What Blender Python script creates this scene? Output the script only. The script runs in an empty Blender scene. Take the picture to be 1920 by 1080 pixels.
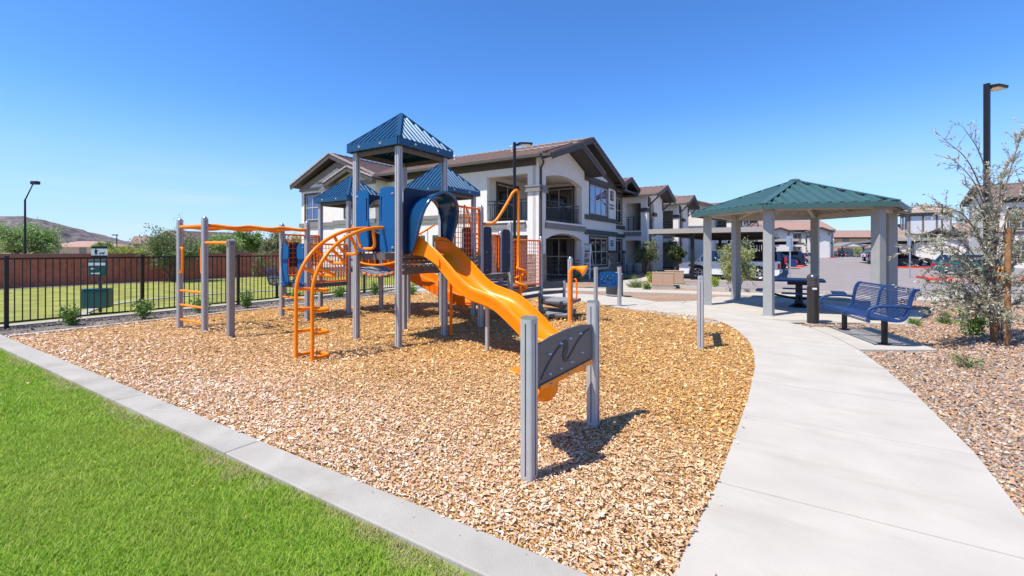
import bpy, bmesh, math, random
import numpy as np
from mathutils import Vector, Matrix
from mathutils.geometry import tessellate_polygon
random.seed(7); rng = np.random.default_rng(11)
R = math.radians
scene = bpy.context.scene
COL = scene.collection

# ------------------------------------------------------------------ camera, sky, sun, exposure
cam_d = bpy.data.cameras.new('camera'); cam = bpy.data.objects.new('camera', cam_d); COL.objects.link(cam)
cam.location = (0, 0, 1.55); cam.rotation_euler = (R(90), 0, 0)
cam_d.sensor_width = 36; cam_d.sensor_fit = 'HORIZONTAL'; cam_d.lens = 15.75
cam_d.shift_y = -70/1920; cam_d.clip_start = .05; cam_d.clip_end = 4000
scene.camera = cam

SUN_EL = 60.0
SUN_AZ = math.atan2(-.864, -.504)           # azimuth measured from +Y towards +X
world = bpy.data.worlds.new('World'); scene.world = world; world.use_nodes = True
wn = world.node_tree; wn.nodes.clear()
w_out = wn.nodes.new('ShaderNodeOutputWorld'); w_bg = wn.nodes.new('ShaderNodeBackground')
sky = wn.nodes.new('ShaderNodeTexSky'); sky.sky_type = 'NISHITA'; sky.sun_disc = False
sky.sun_elevation = R(SUN_EL); sky.sun_rotation = SUN_AZ % (2*math.pi)
sky.altitude = 1800; sky.air_density = 1.0; sky.dust_density = 0.0; sky.ozone_density = 6.0
w_bg.inputs['Strength'].default_value = 0.15
w_hs = wn.nodes.new('ShaderNodeHueSaturation'); w_hs.inputs['Saturation'].default_value = 1.18; w_hs.inputs['Hue'].default_value = .505
wn.links.new(sky.outputs[0], w_hs.inputs['Color']); # low haze: towards the horizon the clear-sky colour pales to light blue, the same all round
w_tc = wn.nodes.new('ShaderNodeTexCoord'); w_sx = wn.nodes.new('ShaderNodeSeparateXYZ'); wn.links.new(w_tc.outputs['Generated'], w_sx.inputs[0])
w_mr = wn.nodes.new('ShaderNodeMapRange'); w_mr.interpolation_type = 'SMOOTHSTEP'; w_mr.inputs[1].default_value = 0; w_mr.inputs[2].default_value = .30; w_mr.inputs[3].default_value = .78; w_mr.inputs[4].default_value = 0
wn.links.new(w_sx.outputs[2], w_mr.inputs[0]); w_mx = wn.nodes.new('ShaderNodeMix'); w_mx.data_type = 'RGBA'; wn.links.new(w_mr.outputs[0], w_mx.inputs[0])
wn.links.new(w_hs.outputs[0], w_mx.inputs[6]); w_mx.inputs[7].default_value = (1.75, 2.55, 3.6, 1)
# faint streaks of thin high cloud low in the sky, all round
w_map = wn.nodes.new('ShaderNodeMapping'); w_map.inputs['Scale'].default_value = (1.6, 1.6, 11); wn.links.new(w_tc.outputs['Generated'], w_map.inputs[0])
w_nz = wn.nodes.new('ShaderNodeTexNoise'); w_nz.inputs['Scale'].default_value = 2.2; w_nz.inputs['Detail'].default_value = 6; wn.links.new(w_map.outputs[0], w_nz.inputs['Vector'])
w_c1 = wn.nodes.new('ShaderNodeMapRange'); w_c1.inputs[1].default_value = .48; w_c1.inputs[2].default_value = .75; wn.links.new(w_nz.outputs[0], w_c1.inputs[0])
w_c2 = wn.nodes.new('ShaderNodeMapRange'); w_c2.interpolation_type = 'SMOOTHSTEP'; w_c2.inputs[1].default_value = .02; w_c2.inputs[2].default_value = .22; w_c2.inputs[3].default_value = .55; w_c2.inputs[4].default_value = 0; wn.links.new(w_sx.outputs[2], w_c2.inputs[0])
w_m = wn.nodes.new('ShaderNodeMath'); w_m.operation = 'MULTIPLY'; wn.links.new(w_c1.outputs[0], w_m.inputs[0]); wn.links.new(w_c2.outputs[0], w_m.inputs[1])
w_mx2 = wn.nodes.new('ShaderNodeMix'); w_mx2.data_type = 'RGBA'; wn.links.new(w_m.outputs[0], w_mx2.inputs[0]); wn.links.new(w_mx.outputs[2], w_mx2.inputs[6]); w_mx2.inputs[7].default_value = (2.9, 3.3, 3.8, 1)
wn.links.new(w_mx2.outputs[2], w_bg.inputs[0]); wn.links.new(w_bg.outputs[0], w_out.inputs[0])
sun_d = bpy.data.lights.new('sun', 'SUN'); sun_d.energy = 4.15; sun_d.angle = R(.5); sun_d.color = (1, .93, .83)
sun = bpy.data.objects.new('sun', sun_d); COL.objects.link(sun)
_s = Vector((math.sin(SUN_AZ)*math.cos(R(SUN_EL)), math.cos(SUN_AZ)*math.cos(R(SUN_EL)), math.sin(R(SUN_EL))))
sun.rotation_euler = (-_s).to_track_quat('-Z', 'Y').to_euler()
vs = scene.view_settings
scene.display_settings.display_device = 'sRGB'
vs.view_transform = 'Standard'; vs.look = 'None'; vs.gamma = 1; vs.use_curve_mapping = False
vs.exposure = 0.78
scene.cycles.max_bounces = 6; scene.cycles.diffuse_bounces = 4; scene.cycles.glossy_bounces = 3
scene.cycles.transparent_max_bounces = 12; scene.cycles.transmission_bounces = 4
scene.cycles.use_denoising = True

# ------------------------------------------------------------------ helpers
A58 = R(58.0)
UX, UY = math.cos(A58), math.sin(A58)        # u: the direction the parking lot recedes in; v: its left-hand normal
def UV(u, v, z=0.0): return Vector((UX*u - UY*v, UY*u + UX*v, z))
def G(px, py):                               # ground point seen at a photo pixel (surveying the photograph)
    Y = 840*1.55/(py-470.0); return ((px-960)/840.0*Y, Y)
def at(px, Y, z=0.0): return ((px-960)/840.0*Y, Y, z)
def lin(c):                                  # sRGB 0..255 -> linear
    return tuple(((x/255.0+.055)/1.055)**2.4 if x/255.0 > .04045 else x/255.0/12.92 for x in c)

MATS = {}
def mat(name, col, rough=.6, metal=0.0, var=.12, scale=6.0, bump=0.0, bscale=60.0, spec=.5, coat=0.0, attr=None, dirt=0.0, transl=0.0, stretch=None):
    if name in MATS: return MATS[name]
    m = bpy.data.materials.new(name); m.use_nodes = True; MATS[name] = m
    nt = m.node_tree; N = nt.nodes; L = nt.links
    b = N['Principled BSDF']; b.inputs['Roughness'].default_value = rough; b.inputs['Metallic'].default_value = metal
    b.inputs['Specular IOR Level'].default_value = spec; b.inputs['Coat Weight'].default_value = coat
    geo = N.new('ShaderNodeNewGeometry')
    if attr:
        a = N.new('ShaderNodeAttribute'); a.attribute_name = attr; base = a.outputs['Color']
    else:
        rgb = N.new('ShaderNodeRGB'); rgb.outputs[0].default_value = (*col, 1); base = rgb.outputs[0]
    if var > 0:
        n = N.new('ShaderNodeTexNoise'); n.inputs['Scale'].default_value = scale; n.inputs['Detail'].default_value = 5
        L.new(geo.outputs['Position'], n.inputs['Vector'])
        mr = N.new('ShaderNodeMapRange'); mr.inputs[1].default_value = .25; mr.inputs[2].default_value = .75
        mr.inputs[3].default_value = 1-var; mr.inputs[4].default_value = 1+var
        L.new(n.outputs[0], mr.inputs[0])
        mx = N.new('ShaderNodeMix'); mx.data_type = 'RGBA'; mx.blend_type = 'MULTIPLY'; mx.inputs[0].default_value = 1
        L.new(base, mx.inputs[6]); L.new(mr.outputs[0], mx.inputs[7]); base = mx.outputs[2]
        rr = N.new('ShaderNodeMapRange'); rr.inputs[3].default_value = max(.03, rough-.1); rr.inputs[4].default_value = min(1, rough+.1)
        L.new(n.outputs[0], rr.inputs[0]); L.new(rr.outputs[0], b.inputs['Roughness'])
    if dirt > 0:
        n2 = N.new('ShaderNodeTexNoise'); n2.inputs['Scale'].default_value = 1.3; n2.inputs['Detail'].default_value = 8; n2.inputs['Roughness'].default_value = .65
        if stretch:
            mp_ = N.new('ShaderNodeMapping'); mp_.vector_type = 'TEXTURE'; mp_.inputs['Rotation'].default_value = (0,0,R(58)); mp_.inputs['Scale'].default_value = stretch
            L.new(geo.outputs['Position'], mp_.inputs[0]); L.new(mp_.outputs[0], n2.inputs['Vector'])
        else: L.new(geo.outputs['Position'], n2.inputs['Vector'])
        cr = N.new('ShaderNodeMapRange'); cr.inputs[1].default_value = .52; cr.inputs[2].default_value = .75; cr.inputs[3].default_value = 0; cr.inputs[4].default_value = dirt
        L.new(n2.outputs[0], cr.inputs[0])
        mx = N.new('ShaderNodeMix'); mx.data_type = 'RGBA'; L.new(cr.outputs[0], mx.inputs[0]); L.new(base, mx.inputs[6])
        mx.inputs[7].default_value = (col[0]*.55, col[1]*.5, col[2]*.45, 1); base = mx.outputs[2]
    L.new(base, b.inputs['Base Color'])
    if bump > 0:
        nb = N.new('ShaderNodeTexNoise'); nb.inputs['Scale'].default_value = bscale; nb.inputs['Detail'].default_value = 4
        L.new(geo.outputs['Position'], nb.inputs['Vector'])
        bp = N.new('ShaderNodeBump'); bp.inputs['Strength'].default_value = bump; bp.inputs['Distance'].default_value = .02
        L.new(nb.outputs[0], bp.inputs['Height']); L.new(bp.outputs[0], b.inputs['Normal'])
    if transl > 0:
        t = N.new('ShaderNodeBsdfTranslucent'); L.new(base, t.inputs['Color'])
        ms = N.new('ShaderNodeMixShader'); ms.inputs[0].default_value = transl
        L.new(b.outputs[0], ms.inputs[1]); L.new(t.outputs[0], ms.inputs[2]); L.new(ms.outputs[0], N['Material Output'].inputs['Surface'])
    return m

def cell_mat(name, cols, scale, rough=.9, bump=.8, big=None, dist=.03):     # chips / stones seen as a mosaic of cells
    m = bpy.data.materials.new(name); m.use_nodes = True; MATS[name] = m
    nt = m.node_tree; N = nt.nodes; L = nt.links; b = N['Principled BSDF']; b.inputs['Roughness'].default_value = rough
    b.inputs['Specular IOR Level'].default_value = .2
    geo = N.new('ShaderNodeNewGeometry')
    v = N.new('ShaderNodeTexVoronoi'); v.inputs['Scale'].default_value = scale; v.inputs['Randomness'].default_value = 1
    L.new(geo.outputs['Position'], v.inputs['Vector'])
    sep = N.new('ShaderNodeSeparateColor'); L.new(v.outputs['Color'], sep.inputs[0])
    cr = N.new('ShaderNodeValToRGB'); cr.color_ramp.interpolation = 'CONSTANT'
    for i, c in enumerate(cols):
        e = cr.color_ramp.elements[i] if i < 2 else cr.color_ramp.elements.new(i/len(cols))
        e.position = i/len(cols); e.color = (*c, 1)
    L.new(sep.outputs[0], cr.inputs[0]); base = cr.outputs[0]
    n = N.new('ShaderNodeTexNoise'); n.inputs['Scale'].default_value = .6; n.inputs['Detail'].default_value = 4
    L.new(geo.outputs['Position'], n.inputs['Vector'])
    mr = N.new('ShaderNodeMapRange'); mr.inputs[1].default_value = .3; mr.inputs[2].default_value = .7; mr.inputs[3].default_value = .82; mr.inputs[4].default_value = 1.15
    L.new(n.outputs[0], mr.inputs[0])
    mx = N.new('ShaderNodeMix'); mx.data_type = 'RGBA'; mx.blend_type = 'MULTIPLY'; mx.inputs[0].default_value = 1
    L.new(base, mx.inputs[6]); L.new(mr.outputs[0], mx.inputs[7]); L.new(mx.outputs[2], b.inputs['Base Color'])
    bp = N.new('ShaderNodeBump'); bp.inputs['Strength'].default_value = bump; bp.inputs['Distance'].default_value = dist; bp.invert = True
    L.new(v.outputs['Distance'], bp.inputs['Height']); L.new(bp.outputs[0], b.inputs['Normal'])
    return m

class MB:
    def __init__(s): s.v = []; s.f = []
    def add(s, vs, fs):
        o = len(s.v); s.v.extend([tuple(p) for p in vs]); s.f.extend([tuple(i+o for i in f) for f in fs]); return s
    def box(s, x0, x1, y0, y1, z0, z1):
        return s.add([(x0,y0,z0),(x1,y0,z0),(x1,y1,z0),(x0,y1,z0),(x0,y0,z1),(x1,y0,z1),(x1,y1,z1),(x0,y1,z1)],
                     [(0,3,2,1),(4,5,6,7),(0,1,5,4),(1,2,6,5),(2,3,7,6),(3,0,4,7)])
    def cbox(s, c, sx, sy, sz): return s.box(c[0]-sx/2,c[0]+sx/2,c[1]-sy/2,c[1]+sy/2,c[2]-sz/2,c[2]+sz/2)
    def bar(s, p, q, w, h, up=(0,0,1)):
        p = Vector(p); q = Vector(q); d = (q-p).normalized(); up = Vector(up)
        if abs(d.dot(up)) > .98: up = Vector((1,0,0))
        a = d.cross(up).normalized()*w/2; b = a.cross(d).normalized()*h/2
        V = [p-a-b, p+a-b, p+a+b, p-a+b, q-a-b, q+a-b, q+a+b, q-a+b]
        return s.add(V, [(0,1,2,3),(7,6,5,4),(0,4,5,1),(1,5,6,2),(2,6,7,3),(3,7,4,0)])
    def tube(s, pts, r, n=8, closed=False, r2=None):
        pts = [Vector(p) for p in pts]; k = len(pts); rings = []
        prev = None; V = []; F = []
        for i, p in enumerate(pts):
            if closed: t = (pts[(i+1)%k]-pts[i-1]).normalized()
            else: t = (pts[min(i+1,k-1)]-pts[max(i-1,0)]).normalized()
            if prev is None:
                a = t.cross(Vector((0,0,1)));
                if a.length < .05: a = t.cross(Vector((1,0,0)))
                a.normalize()
            else:
                a = prev - t*prev.dot(t)
                if a.length < 1e-4: a = t.orthogonal()
                a.normalize()
            prev = a; b = t.cross(a)
            rr = r if r2 is None else r+(r2-r)*i/(k-1)
            for j in range(n):
                an = 2*math.pi*j/n; V.append(p+(a*math.cos(an)+b*math.sin(an))*rr)
        for i in range(k if closed else k-1):
            i2 = (i+1)%k
            for j in range(n):
                j2 = (j+1)%n; F.append((i*n+j, i*n+j2, i2*n+j2, i2*n+j))
        if not closed:
            F.append(tuple(range(n))[::-1]); F.append(tuple((k-1)*n+j for j in range(n)))
        return s.add(V, F)
    def cyl(s, p, q, r0, r1=None, n=12):
        return s.tube([p, q], r0, n, r2=(r0 if r1 is None else r1))
    def lathe(s, c, prof, n=20):             # prof: (r, z)
        V = []; F = []
        for r, z in prof:
            for j in range(n):
                an = 2*math.pi*j/n; V.append((c[0]+r*math.cos(an), c[1]+r*math.sin(an), c[2]+z))
        for i in range(len(prof)-1):
            for j in range(n):
                j2 = (j+1)%n; F.append((i*n+j, i*n+j2, (i+1)*n+j2, (i+1)*n+j))
        F.append(tuple(range(n))[::-1]); F.append(tuple((len(prof)-1)*n+j for j in range(n)))
        return s.add(V, F)
    def plate(s, outer, holes, c0, c1, fm=lambda a,b,c:(a,b,c)):   # extruded polygon with holes
        loops = [outer]+list(holes or [])
        tri = tessellate_polygon([[Vector((p[0],p[1],0)) for p in l] for l in loops])
        P = [p for l in loops for p in l]; n = len(P)
        V = [fm(p[0],p[1],c0) for p in P]+[fm(p[0],p[1],c1) for p in P]; F = []
        def ar(t):
            a,b,c = (P[i] for i in t); return (b[0]-a[0])*(c[1]-a[1])-(b[1]-a[1])*(c[0]-a[0])
        for t in tri:
            t = tuple(t) if ar(t) > 0 else tuple(t)[::-1]
            F.append(tuple(i+n for i in t)); F.append(t[::-1])
        o = 0
        for l in loops:
            m = len(l)
            for i in range(m):
                j = (i+1)%m; F.append((o+i, o+j, o+j+n, o+i+n))
            o += m
        return s.add(V, F)
    def mesh(s, name, m, smooth=None, fix=True):
        me = bpy.data.meshes.new(name); me.from_pydata(s.v, [], s.f)
        if fix:
            bm = bmesh.new(); bm.from_mesh(me); bmesh.ops.recalc_face_normals(bm, faces=bm.faces); bm.to_mesh(me); bm.free()
        if smooth is not None:
            me.shade_smooth(); me.set_sharp_from_angle(angle=R(smooth))
        if m: me.materials.append(m)
        me.update(); return me
    def build(s, name, m, parent=None, smooth=None, loc=None, bevel=0, fix=True):
        return link(name, s.mesh(name, m, smooth, fix), parent, loc, bevel)

def link(name, me, parent=None, loc=None, bevel=0, rot=None):
    o = bpy.data.objects.new(name, me); COL.objects.link(o)
    if parent: o.parent = parent
    if loc is not None: o.location = loc
    if rot is not None: o.rotation_euler = rot
    if bevel:
        b = o.modifiers.new('bevel', 'BEVEL'); b.width = bevel; b.segments = 2; b.limit_method = 'ANGLE'; b.angle_limit = R(40)
    return o
def thing(name, label, cat, loc=(0,0,0), rz=0.0, group=None):
    o = bpy.data.objects.new(name, None); COL.objects.link(o); o.location = loc; o.rotation_euler = (0,0,rz)
    o.empty_display_size = .2; o['label'] = label; o['category'] = cat
    if group: o['group'] = group
    return o
def tag(o, label, cat, group=None):
    o['label'] = label; o['category'] = cat
    if group: o['group'] = group
    return o
def struct(o): o['kind'] = 'structure'; return o
def stuff(o): o['kind'] = 'stuff'; return o
CH = {}
def dup(root, loc, rz, label, group=None):
    def rec(o, par):
        c = o.copy(); COL.objects.link(c)
        if par: c.parent = par
        for ch in kids.get(o, []): rec(ch, c)
        return c
    kids = {}
    for o in list(COL.objects):
        if o.parent: kids.setdefault(o.parent, []).append(o)
    r = rec(root, None); r.location = loc; r.rotation_euler = (0,0,rz); r['label'] = label
    if group: r['group'] = group
    return r
def np_mesh(name, V, F, m, col=None, smooth=False):
    V = np.ascontiguousarray(V, dtype=np.float32); F = np.ascontiguousarray(F, dtype=np.int32); k = F.shape[1]
    me = bpy.data.meshes.new(name); me.vertices.add(len(V)); me.vertices.foreach_set('co', V.ravel())
    me.loops.add(F.size); me.loops.foreach_set('vertex_index', F.ravel())
    me.polygons.add(len(F)); me.polygons.foreach_set('loop_start', np.arange(0, F.size, k, dtype=np.int32))
    if col is not None:
        a = me.color_attributes.new('Col', 'FLOAT_COLOR', 'POINT')
        c4 = np.ones((len(V),4), np.float32); c4[:,:3] = col; a.data.foreach_set('color', c4.ravel())
    me.polygons.foreach_set('use_smooth', np.full(len(F), smooth, dtype=bool))
    me.update(calc_edges=True); me.materials.append(m); return me
def arc(cx, cy, r, a0, a1, n): return [(cx+r*math.cos(R(a0+(a1-a0)*i/n)), cy+r*math.sin(R(a0+(a1-a0)*i/n))) for i in range(n+1)]
def rrect(x0, x1, y0, y1, r, n=4):
    return arc(x1-r,y1-r,r,0,90,n)+arc(x0+r,y1-r,r,90,180,n)+arc(x0+r,y0+r,r,180,270,n)+arc(x1-r,y0+r,r,270,360,n)
def smooth_path(pts, n=8):                   # Catmull-Rom through points
    P = [Vector(p) for p in pts]; P = [P[0]*2-P[1]]+P+[P[-1]*2-P[-2]]; out = []
    for i in range(1, len(P)-2):
        for k in range(n):
            t = k/n; a,b,c,d = P[i-1:i+3]
            out.append(.5*((2*b)+(c-a)*t+(2*a-5*b+4*c-d)*t*t+(3*b-a-3*c+d)*t**3))
    out.append(P[-2]); return out
def inside(poly, X, Y):
    r = np.zeros(len(X), bool); n = len(poly); j = n-1
    for i in range(n):
        xi, yi = poly[i]; xj, yj = poly[j]
        c = ((yi > Y) != (yj > Y)) & (X < (xj-xi)*(Y-yi)/(yj-yi+1e-12)+xi); r ^= c; j = i
    return r
def text_mesh(s, size, m, extrude=.003):
    c = bpy.data.curves.new('lettering', 'FONT'); c.body = s; c.size = size; c.align_x = 'CENTER'; c.align_y = 'CENTER'; c.extrude = extrude; c.resolution_u = 3
    o = bpy.data.objects.new('lettering_source', c); COL.objects.link(o)
    dg = bpy.context.evaluated_depsgraph_get(); me = bpy.data.meshes.new_from_object(o.evaluated_get(dg))
    bpy.data.objects.remove(o); me.materials.clear(); me.materials.append(m); me.name = 'lettering'; return me

# ------------------------------------------------------------------ materials
M_post = mat('grey_post_paint', (.41,.41,.425), .42, .15, .07, 9, dirt=.2)
M_steel = mat('bare_steel', (.55,.55,.56), .3, .9, .05, 20)
M_orange = mat('orange_plastic', (.93,.25,.002), .36, 0, .06, 5, spec=.35, dirt=.12)
M_orange_t = mat('orange_coated_tube', (.93,.235,.002), .34, 0, .05, 8, spec=.25)
M_orange_r = mat('red_orange_tube', (.93,.175,.002), .38, 0, .05, 8, spec=.25)
M_blue = mat('blue_plastic', (.003,.085,.26), .42, 0, .08, 5, spec=.3)
M_navy = mat('navy_plastic', (.012,.02,.055), .45, 0, .08, 5, spec=.3)
M_hood = mat('glossy_navy_blue_plastic', (.006,.05,.135), .16, 0, .06, 4, coat=.4)
M_roofblue = mat('blue_metal_roof', (.011,.07,.15), .38, .25, .06, 6)
M_slate = mat('slate_plastic', (.085,.09,.105), .5, 0, .1, 6)
M_slate_d = mat('dark_slate_groove', (.03,.032,.04), .6, 0, .1, 6)
M_deck = mat('grey_rubber_deck', (.22,.225,.235), .65, 0, .12, 10, bump=.2, bscale=120)
M_deckd = mat('brown_grey_deck_edge', (.11,.095,.085), .6, 0, .15, 12)
M_concrete = mat('pale_concrete', (.435,.405,.352), .88, 0, .08, 2.2, bump=.15, bscale=110, dirt=.34, stretch=(.45,2.2,1), spec=.2)
M_curb = mat('grey_concrete_curb', (.36,.34,.30), .9, 0, .14, 2.5, bump=.2, bscale=90, dirt=.5, spec=.2)
M_asphalt = mat('worn_asphalt', (.255,.225,.218), .92, 0, .12, 1.2, bump=.25, bscale=120, spec=.2)
M_red = mat('red_kerb_paint', (.65,.04,.025), .6, 0, .15, 6)
M_white = mat('white_paint', (.72,.72,.71), .55, 0, .05, 6)
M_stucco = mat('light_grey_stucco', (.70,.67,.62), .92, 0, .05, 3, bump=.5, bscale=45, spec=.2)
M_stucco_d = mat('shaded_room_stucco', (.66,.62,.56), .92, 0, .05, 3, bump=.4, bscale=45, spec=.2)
M_siding = mat('pale_board_siding', (.68,.68,.69), .8, 0, .05, 5, spec=.25)
M_trim = mat('charcoal_trim', (.062,.055,.052), .7, 0, .15, 4, bump=.2, bscale=60)
M_trim2 = mat('grey_cornice', (.20,.19,.18), .75, 0, .1, 4)
M_tile = mat('brown_roof_tile', (.195,.135,.118), .85, 0, .3, 5.5, bump=.3, bscale=30, spec=.25)
M_tile_l = mat('pale_rake_tile', (.36,.29,.26), .85, 0, .25, 8, bump=.3, bscale=30)
M_tile_p = mat('pinkish_far_roof_tile', (.37,.235,.19), .9, 0, .15, 3, spec=.2)
M_stone = mat('ledger_stone', (.29,.235,.19), .9, 0, .35, 5.0, bump=.6, bscale=40, spec=.2)
M_frame = mat('tan_window_frame', (.56,.50,.42), .6, 0, .05, 5)
M_black = mat('black_metal', (.012,.011,.012), .45, .3, .1, 8)
M_brownmetal = mat('bronze_fence_paint', (.02,.013,.011), .45, .2, .15, 8)
M_bench = mat('blue_thermoplastic', (.017,.048,.15), .48, 0, .08, 8, spec=.3)
M_green = mat('green_metal_roof', (.05,.118,.112), .45, .15, .08, 3)
M_cream = mat('cream_painted_steel', (.50,.46,.40), .6, 0, .06, 4)
M_gpost = mat('grey_green_shelter_paint', (.33,.335,.325), .5, .1, .05, 5)
M_tan = mat('tan_cabinet_paint', (.42,.28,.18), .7, 0, .05, 4)
M_bark = mat('brown_bark', (.14,.10,.075), .95, 0, .35, 12, bump=.9, bscale=50)
M_stake = mat('weathered_brown_stake', (.28,.135,.055), .85, 0, .3, 9, bump=.5, bscale=60)
M_leaf = mat('leaf', (.1,.2,.05), .55, 0, 0, attr='Col', transl=.25, spec=.35)
M_grass = mat('grass_blade', (.1,.2,.03), .6, 0, 0, attr='Col', transl=.3, spec=.25)
M_chip = mat('wood_chip', (.4,.2,.1), .85, 0, 0, attr='Col', spec=.2)
M_peb = mat('pebble', (.4,.2,.1), .8, 0, 0, attr='Col', spec=.3)
M_tyre = mat('tyre_rubber', (.018,.018,.019), .8)
M_rim = mat('alloy_rim', (.55,.56,.58), .3, .7)
M_lampred = mat('red_lamp_lens', (.5,.01,.012), .2)
M_lens = mat('clear_lamp_lens', (.7,.7,.68), .15)
M_led = mat('pale_luminaire_lens', (.85,.72,.4), .3)
M_bin = mat('green_bin_paint', (.015,.09,.085), .4, .1, .08, 6)
M_grey = mat('grey_plastic_bin', (.33,.34,.35), .6)
M_brick = mat('red_brown_block', (.42,.145,.09), .92, 0, .2, 4, bump=.4, bscale=50, spec=.2)
M_mortar = mat('brown_mortar', (.2,.09,.065), .95, 0, .15, 4)
M_cap = mat('brown_wall_cap', (.28,.14,.105), .92, 0, .12, 4, bump=.3, bscale=50)
M_beige = mat('beige_house_stucco', (.56,.45,.32), .9, 0, .05, 2)
M_tanwall = mat('orange_tan_stucco', (.58,.34,.17), .9, 0, .05, 2)
def glass_mat(name, tint, refl_rough=.03):
    m = mat(name, tint, refl_rough, 0, 0, spec=1.0); m.node_tree.nodes['Principled BSDF'].inputs['IOR'].default_value = 1.6; return m
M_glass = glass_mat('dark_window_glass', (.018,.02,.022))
M_glass_b = glass_mat('sky_tinted_window_glass', (.10,.15,.30)); M_glass_b.node_tree.nodes['Principled BSDF'].inputs['Metallic'].default_value = .55  # bluish sky reflection is painted into the pane colour
M_carglass = glass_mat('car_glass', (.01,.011,.013))
M_bubble = bpy.data.materials.new('clear_acrylic'); M_bubble.use_nodes = True
_n = M_bubble.node_tree; _n.nodes.clear(); _o = _n.nodes.new('ShaderNodeOutputMaterial'); _t = _n.nodes.new('ShaderNodeBsdfTransparent'); _g = _n.nodes.new('ShaderNodeBsdfGlossy')
_t.inputs[0].default_value = (.88,.88,.9,1); _g.inputs['Roughness'].default_value = .08; _lw = _n.nodes.new('ShaderNodeLayerWeight'); _lw.inputs[0].default_value = .35
_x = _n.nodes.new('ShaderNodeMixShader'); _n.links.new(_lw.outputs['Facing'], _x.inputs[0]); _n.links.new(_t.outputs[0], _x.inputs[1]); _n.links.new(_g.outputs[0], _x.inputs[2]); _n.links.new(_x.outputs[0], _o.inputs[0])
T_two = text_mesh('2', .5, M_white, .004)
T_fire = text_mesh('NO PARKING', .13, M_white, .002)
T_fire2 = text_mesh('FIRE LANE', .13, M_white, .002)
M_rust = mat('rusty_joint_sand', (.22,.145,.10), .95, 0, .2, 6)
# ------------------------------------------------------------------ ground, paths, lawn, mulch
def uvof(x, y): return (UX*x+UY*y, -UY*x+UX*y)
def sheet(name, pts, z, m, tri=True):
    mb = MB(); V = [(p[0],p[1],z) for p in pts]
    t = tessellate_polygon([[Vector(p) for p in V]])
    mb.add(V, [tuple(x) for x in t]); me = mb.mesh(name, m, fix=False)
    bm = bmesh.new(); bm.from_mesh(me)
    for f in bm.faces:
        f.normal_update()
        if f.normal.z < 0: f.normal_flip()
    bm.to_mesh(me); bm.free()
    return struct(link(name, me))
def slab(name, pts, z0, z1, m, parent=None, bevel=0):
    mb = MB(); mb.plate([(p[0],p[1]) for p in pts], [], z0, z1); o = mb.build(name, m, parent, bevel=bevel)
    return struct(o)
M_gravel = cell_mat('desert_gravel', [(.41,.28,.185),(.28,.18,.12),(.5,.385,.28),(.22,.185,.165),(.44,.28,.17),(.34,.255,.195),(.38,.21,.12)], 70, bump=.8, dist=.02)
M_gravel_d = cell_mat('grey_brown_gravel', [(.29,.235,.19),(.20,.16,.13),(.35,.285,.235),(.24,.20,.165),(.17,.135,.11)], 60, bump=.9, dist=.02)
M_mulch = cell_mat('wood_chip_mulch', [(.55,.30,.10),(.44,.22,.065),(.62,.39,.16),(.36,.17,.05),(.66,.46,.24),(.5,.26,.08)], 52, bump=1.0, dist=.03)
M_lawn = mat('lawn_soil_green', (.16,.26,.03), .95, 0, .3, 2.2, bump=.6, bscale=90, spec=.1)
def park_lawn():
    m = mat('dog_park_grass', (.25,.26,.065), .95, 0, .4, 1.6, bump=.9, bscale=45, spec=.1); return m
M_dlawn = park_lawn()

sheet('ground', [(-1500,-300),(1500,-300),(1500,1600),(-1500,1600)], -.03, M_gravel)
sheet('lawn', [UV(-8,-3),UV(1.735,-3),UV(1.735,30),UV(-8,30)], -.022, M_lawn)
# concrete kerb between lawn and mulch, in cast lengths
kerb = struct(thing('kerb_strip', '', '')); del kerb['label']; del kerb['category']
v0 = -1.9
for v1 in [.09, 3.66, 5.9, 8.1, 10.1, 12.15, 14.6]:
    slab('kerb_length', [UV(1.735,v0+.006),UV(2.0,v0+.006),UV(2.0,v1),UV(1.735,v1)], -.05, .012, M_curb, kerb, bevel=.008); v0 = v1
# kerb along the fence side of the mulch
kerb2 = struct(thing('kerb_strip', '', '')); del kerb2['label']; del kerb2['category']
u0 = 2.003
for u1 in [5,8,11,14,17.0]:
    slab('kerb_length', [UV(u0+.006,12.0),UV(u1,12.0),UV(u1,12.15),UV(u0+.006,12.15)], -.05, .012, M_curb, kerb2, bevel=.008); u0 = u1
LEFT = [(-.6,.4),(-.2,1.0),(.35,1.6),(.767,2.134),(.994,2.457),(1.37,2.99),(1.92,3.83),(2.55,4.82),(3.21,5.92),(3.72,6.9),(4.05,7.66),(4.36,8.6),(4.52,9.43),(4.52,10.0),(4.45,10.33)]
RIGHT = [(1.1,.2),(1.75,1.2),(2.35,1.85),(2.99,2.62),(3.546,3.435),(4.315,4.77),(4.93,5.95),(5.417,7.0),(5.80,8.1),(6.0,9.04),(5.97,9.72),(5.75,10.27)]
BACK = [(4.45,10.33),(4.07,11.03),(3.5,11.62),(2.93,12.17),(2.37,13.3),(1.45,14.55),(.37,15.7),(-.6,16.35),(-2.0,16.9),(-4.75,16.95)]
lu, lv = np.array([uvof(*p) for p in LEFT]).T; ru, rv = np.array([uvof(*p) for p in RIGHT]).T
path = struct(thing('path', '', '')); del path['label']; del path['category']
js = [.6,1.85,3.27,4.74,6.02,7.4,8.8,10.2,11.2]
for a, b in zip(js[:-1], js[1:]):
    us = np.linspace(a+.0042, b-.0042, 9)
    Lp = [UV(x, float(np.interp(x, lu, lv))) for x in us]; Rp = [UV(x, float(np.interp(x, ru, rv))) for x in us]
    slab('path_slab', Rp+Lp[::-1], -.05, .004, M_concrete, path, bevel=.004)
us = np.linspace(.5, 11.25, 40)
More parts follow.
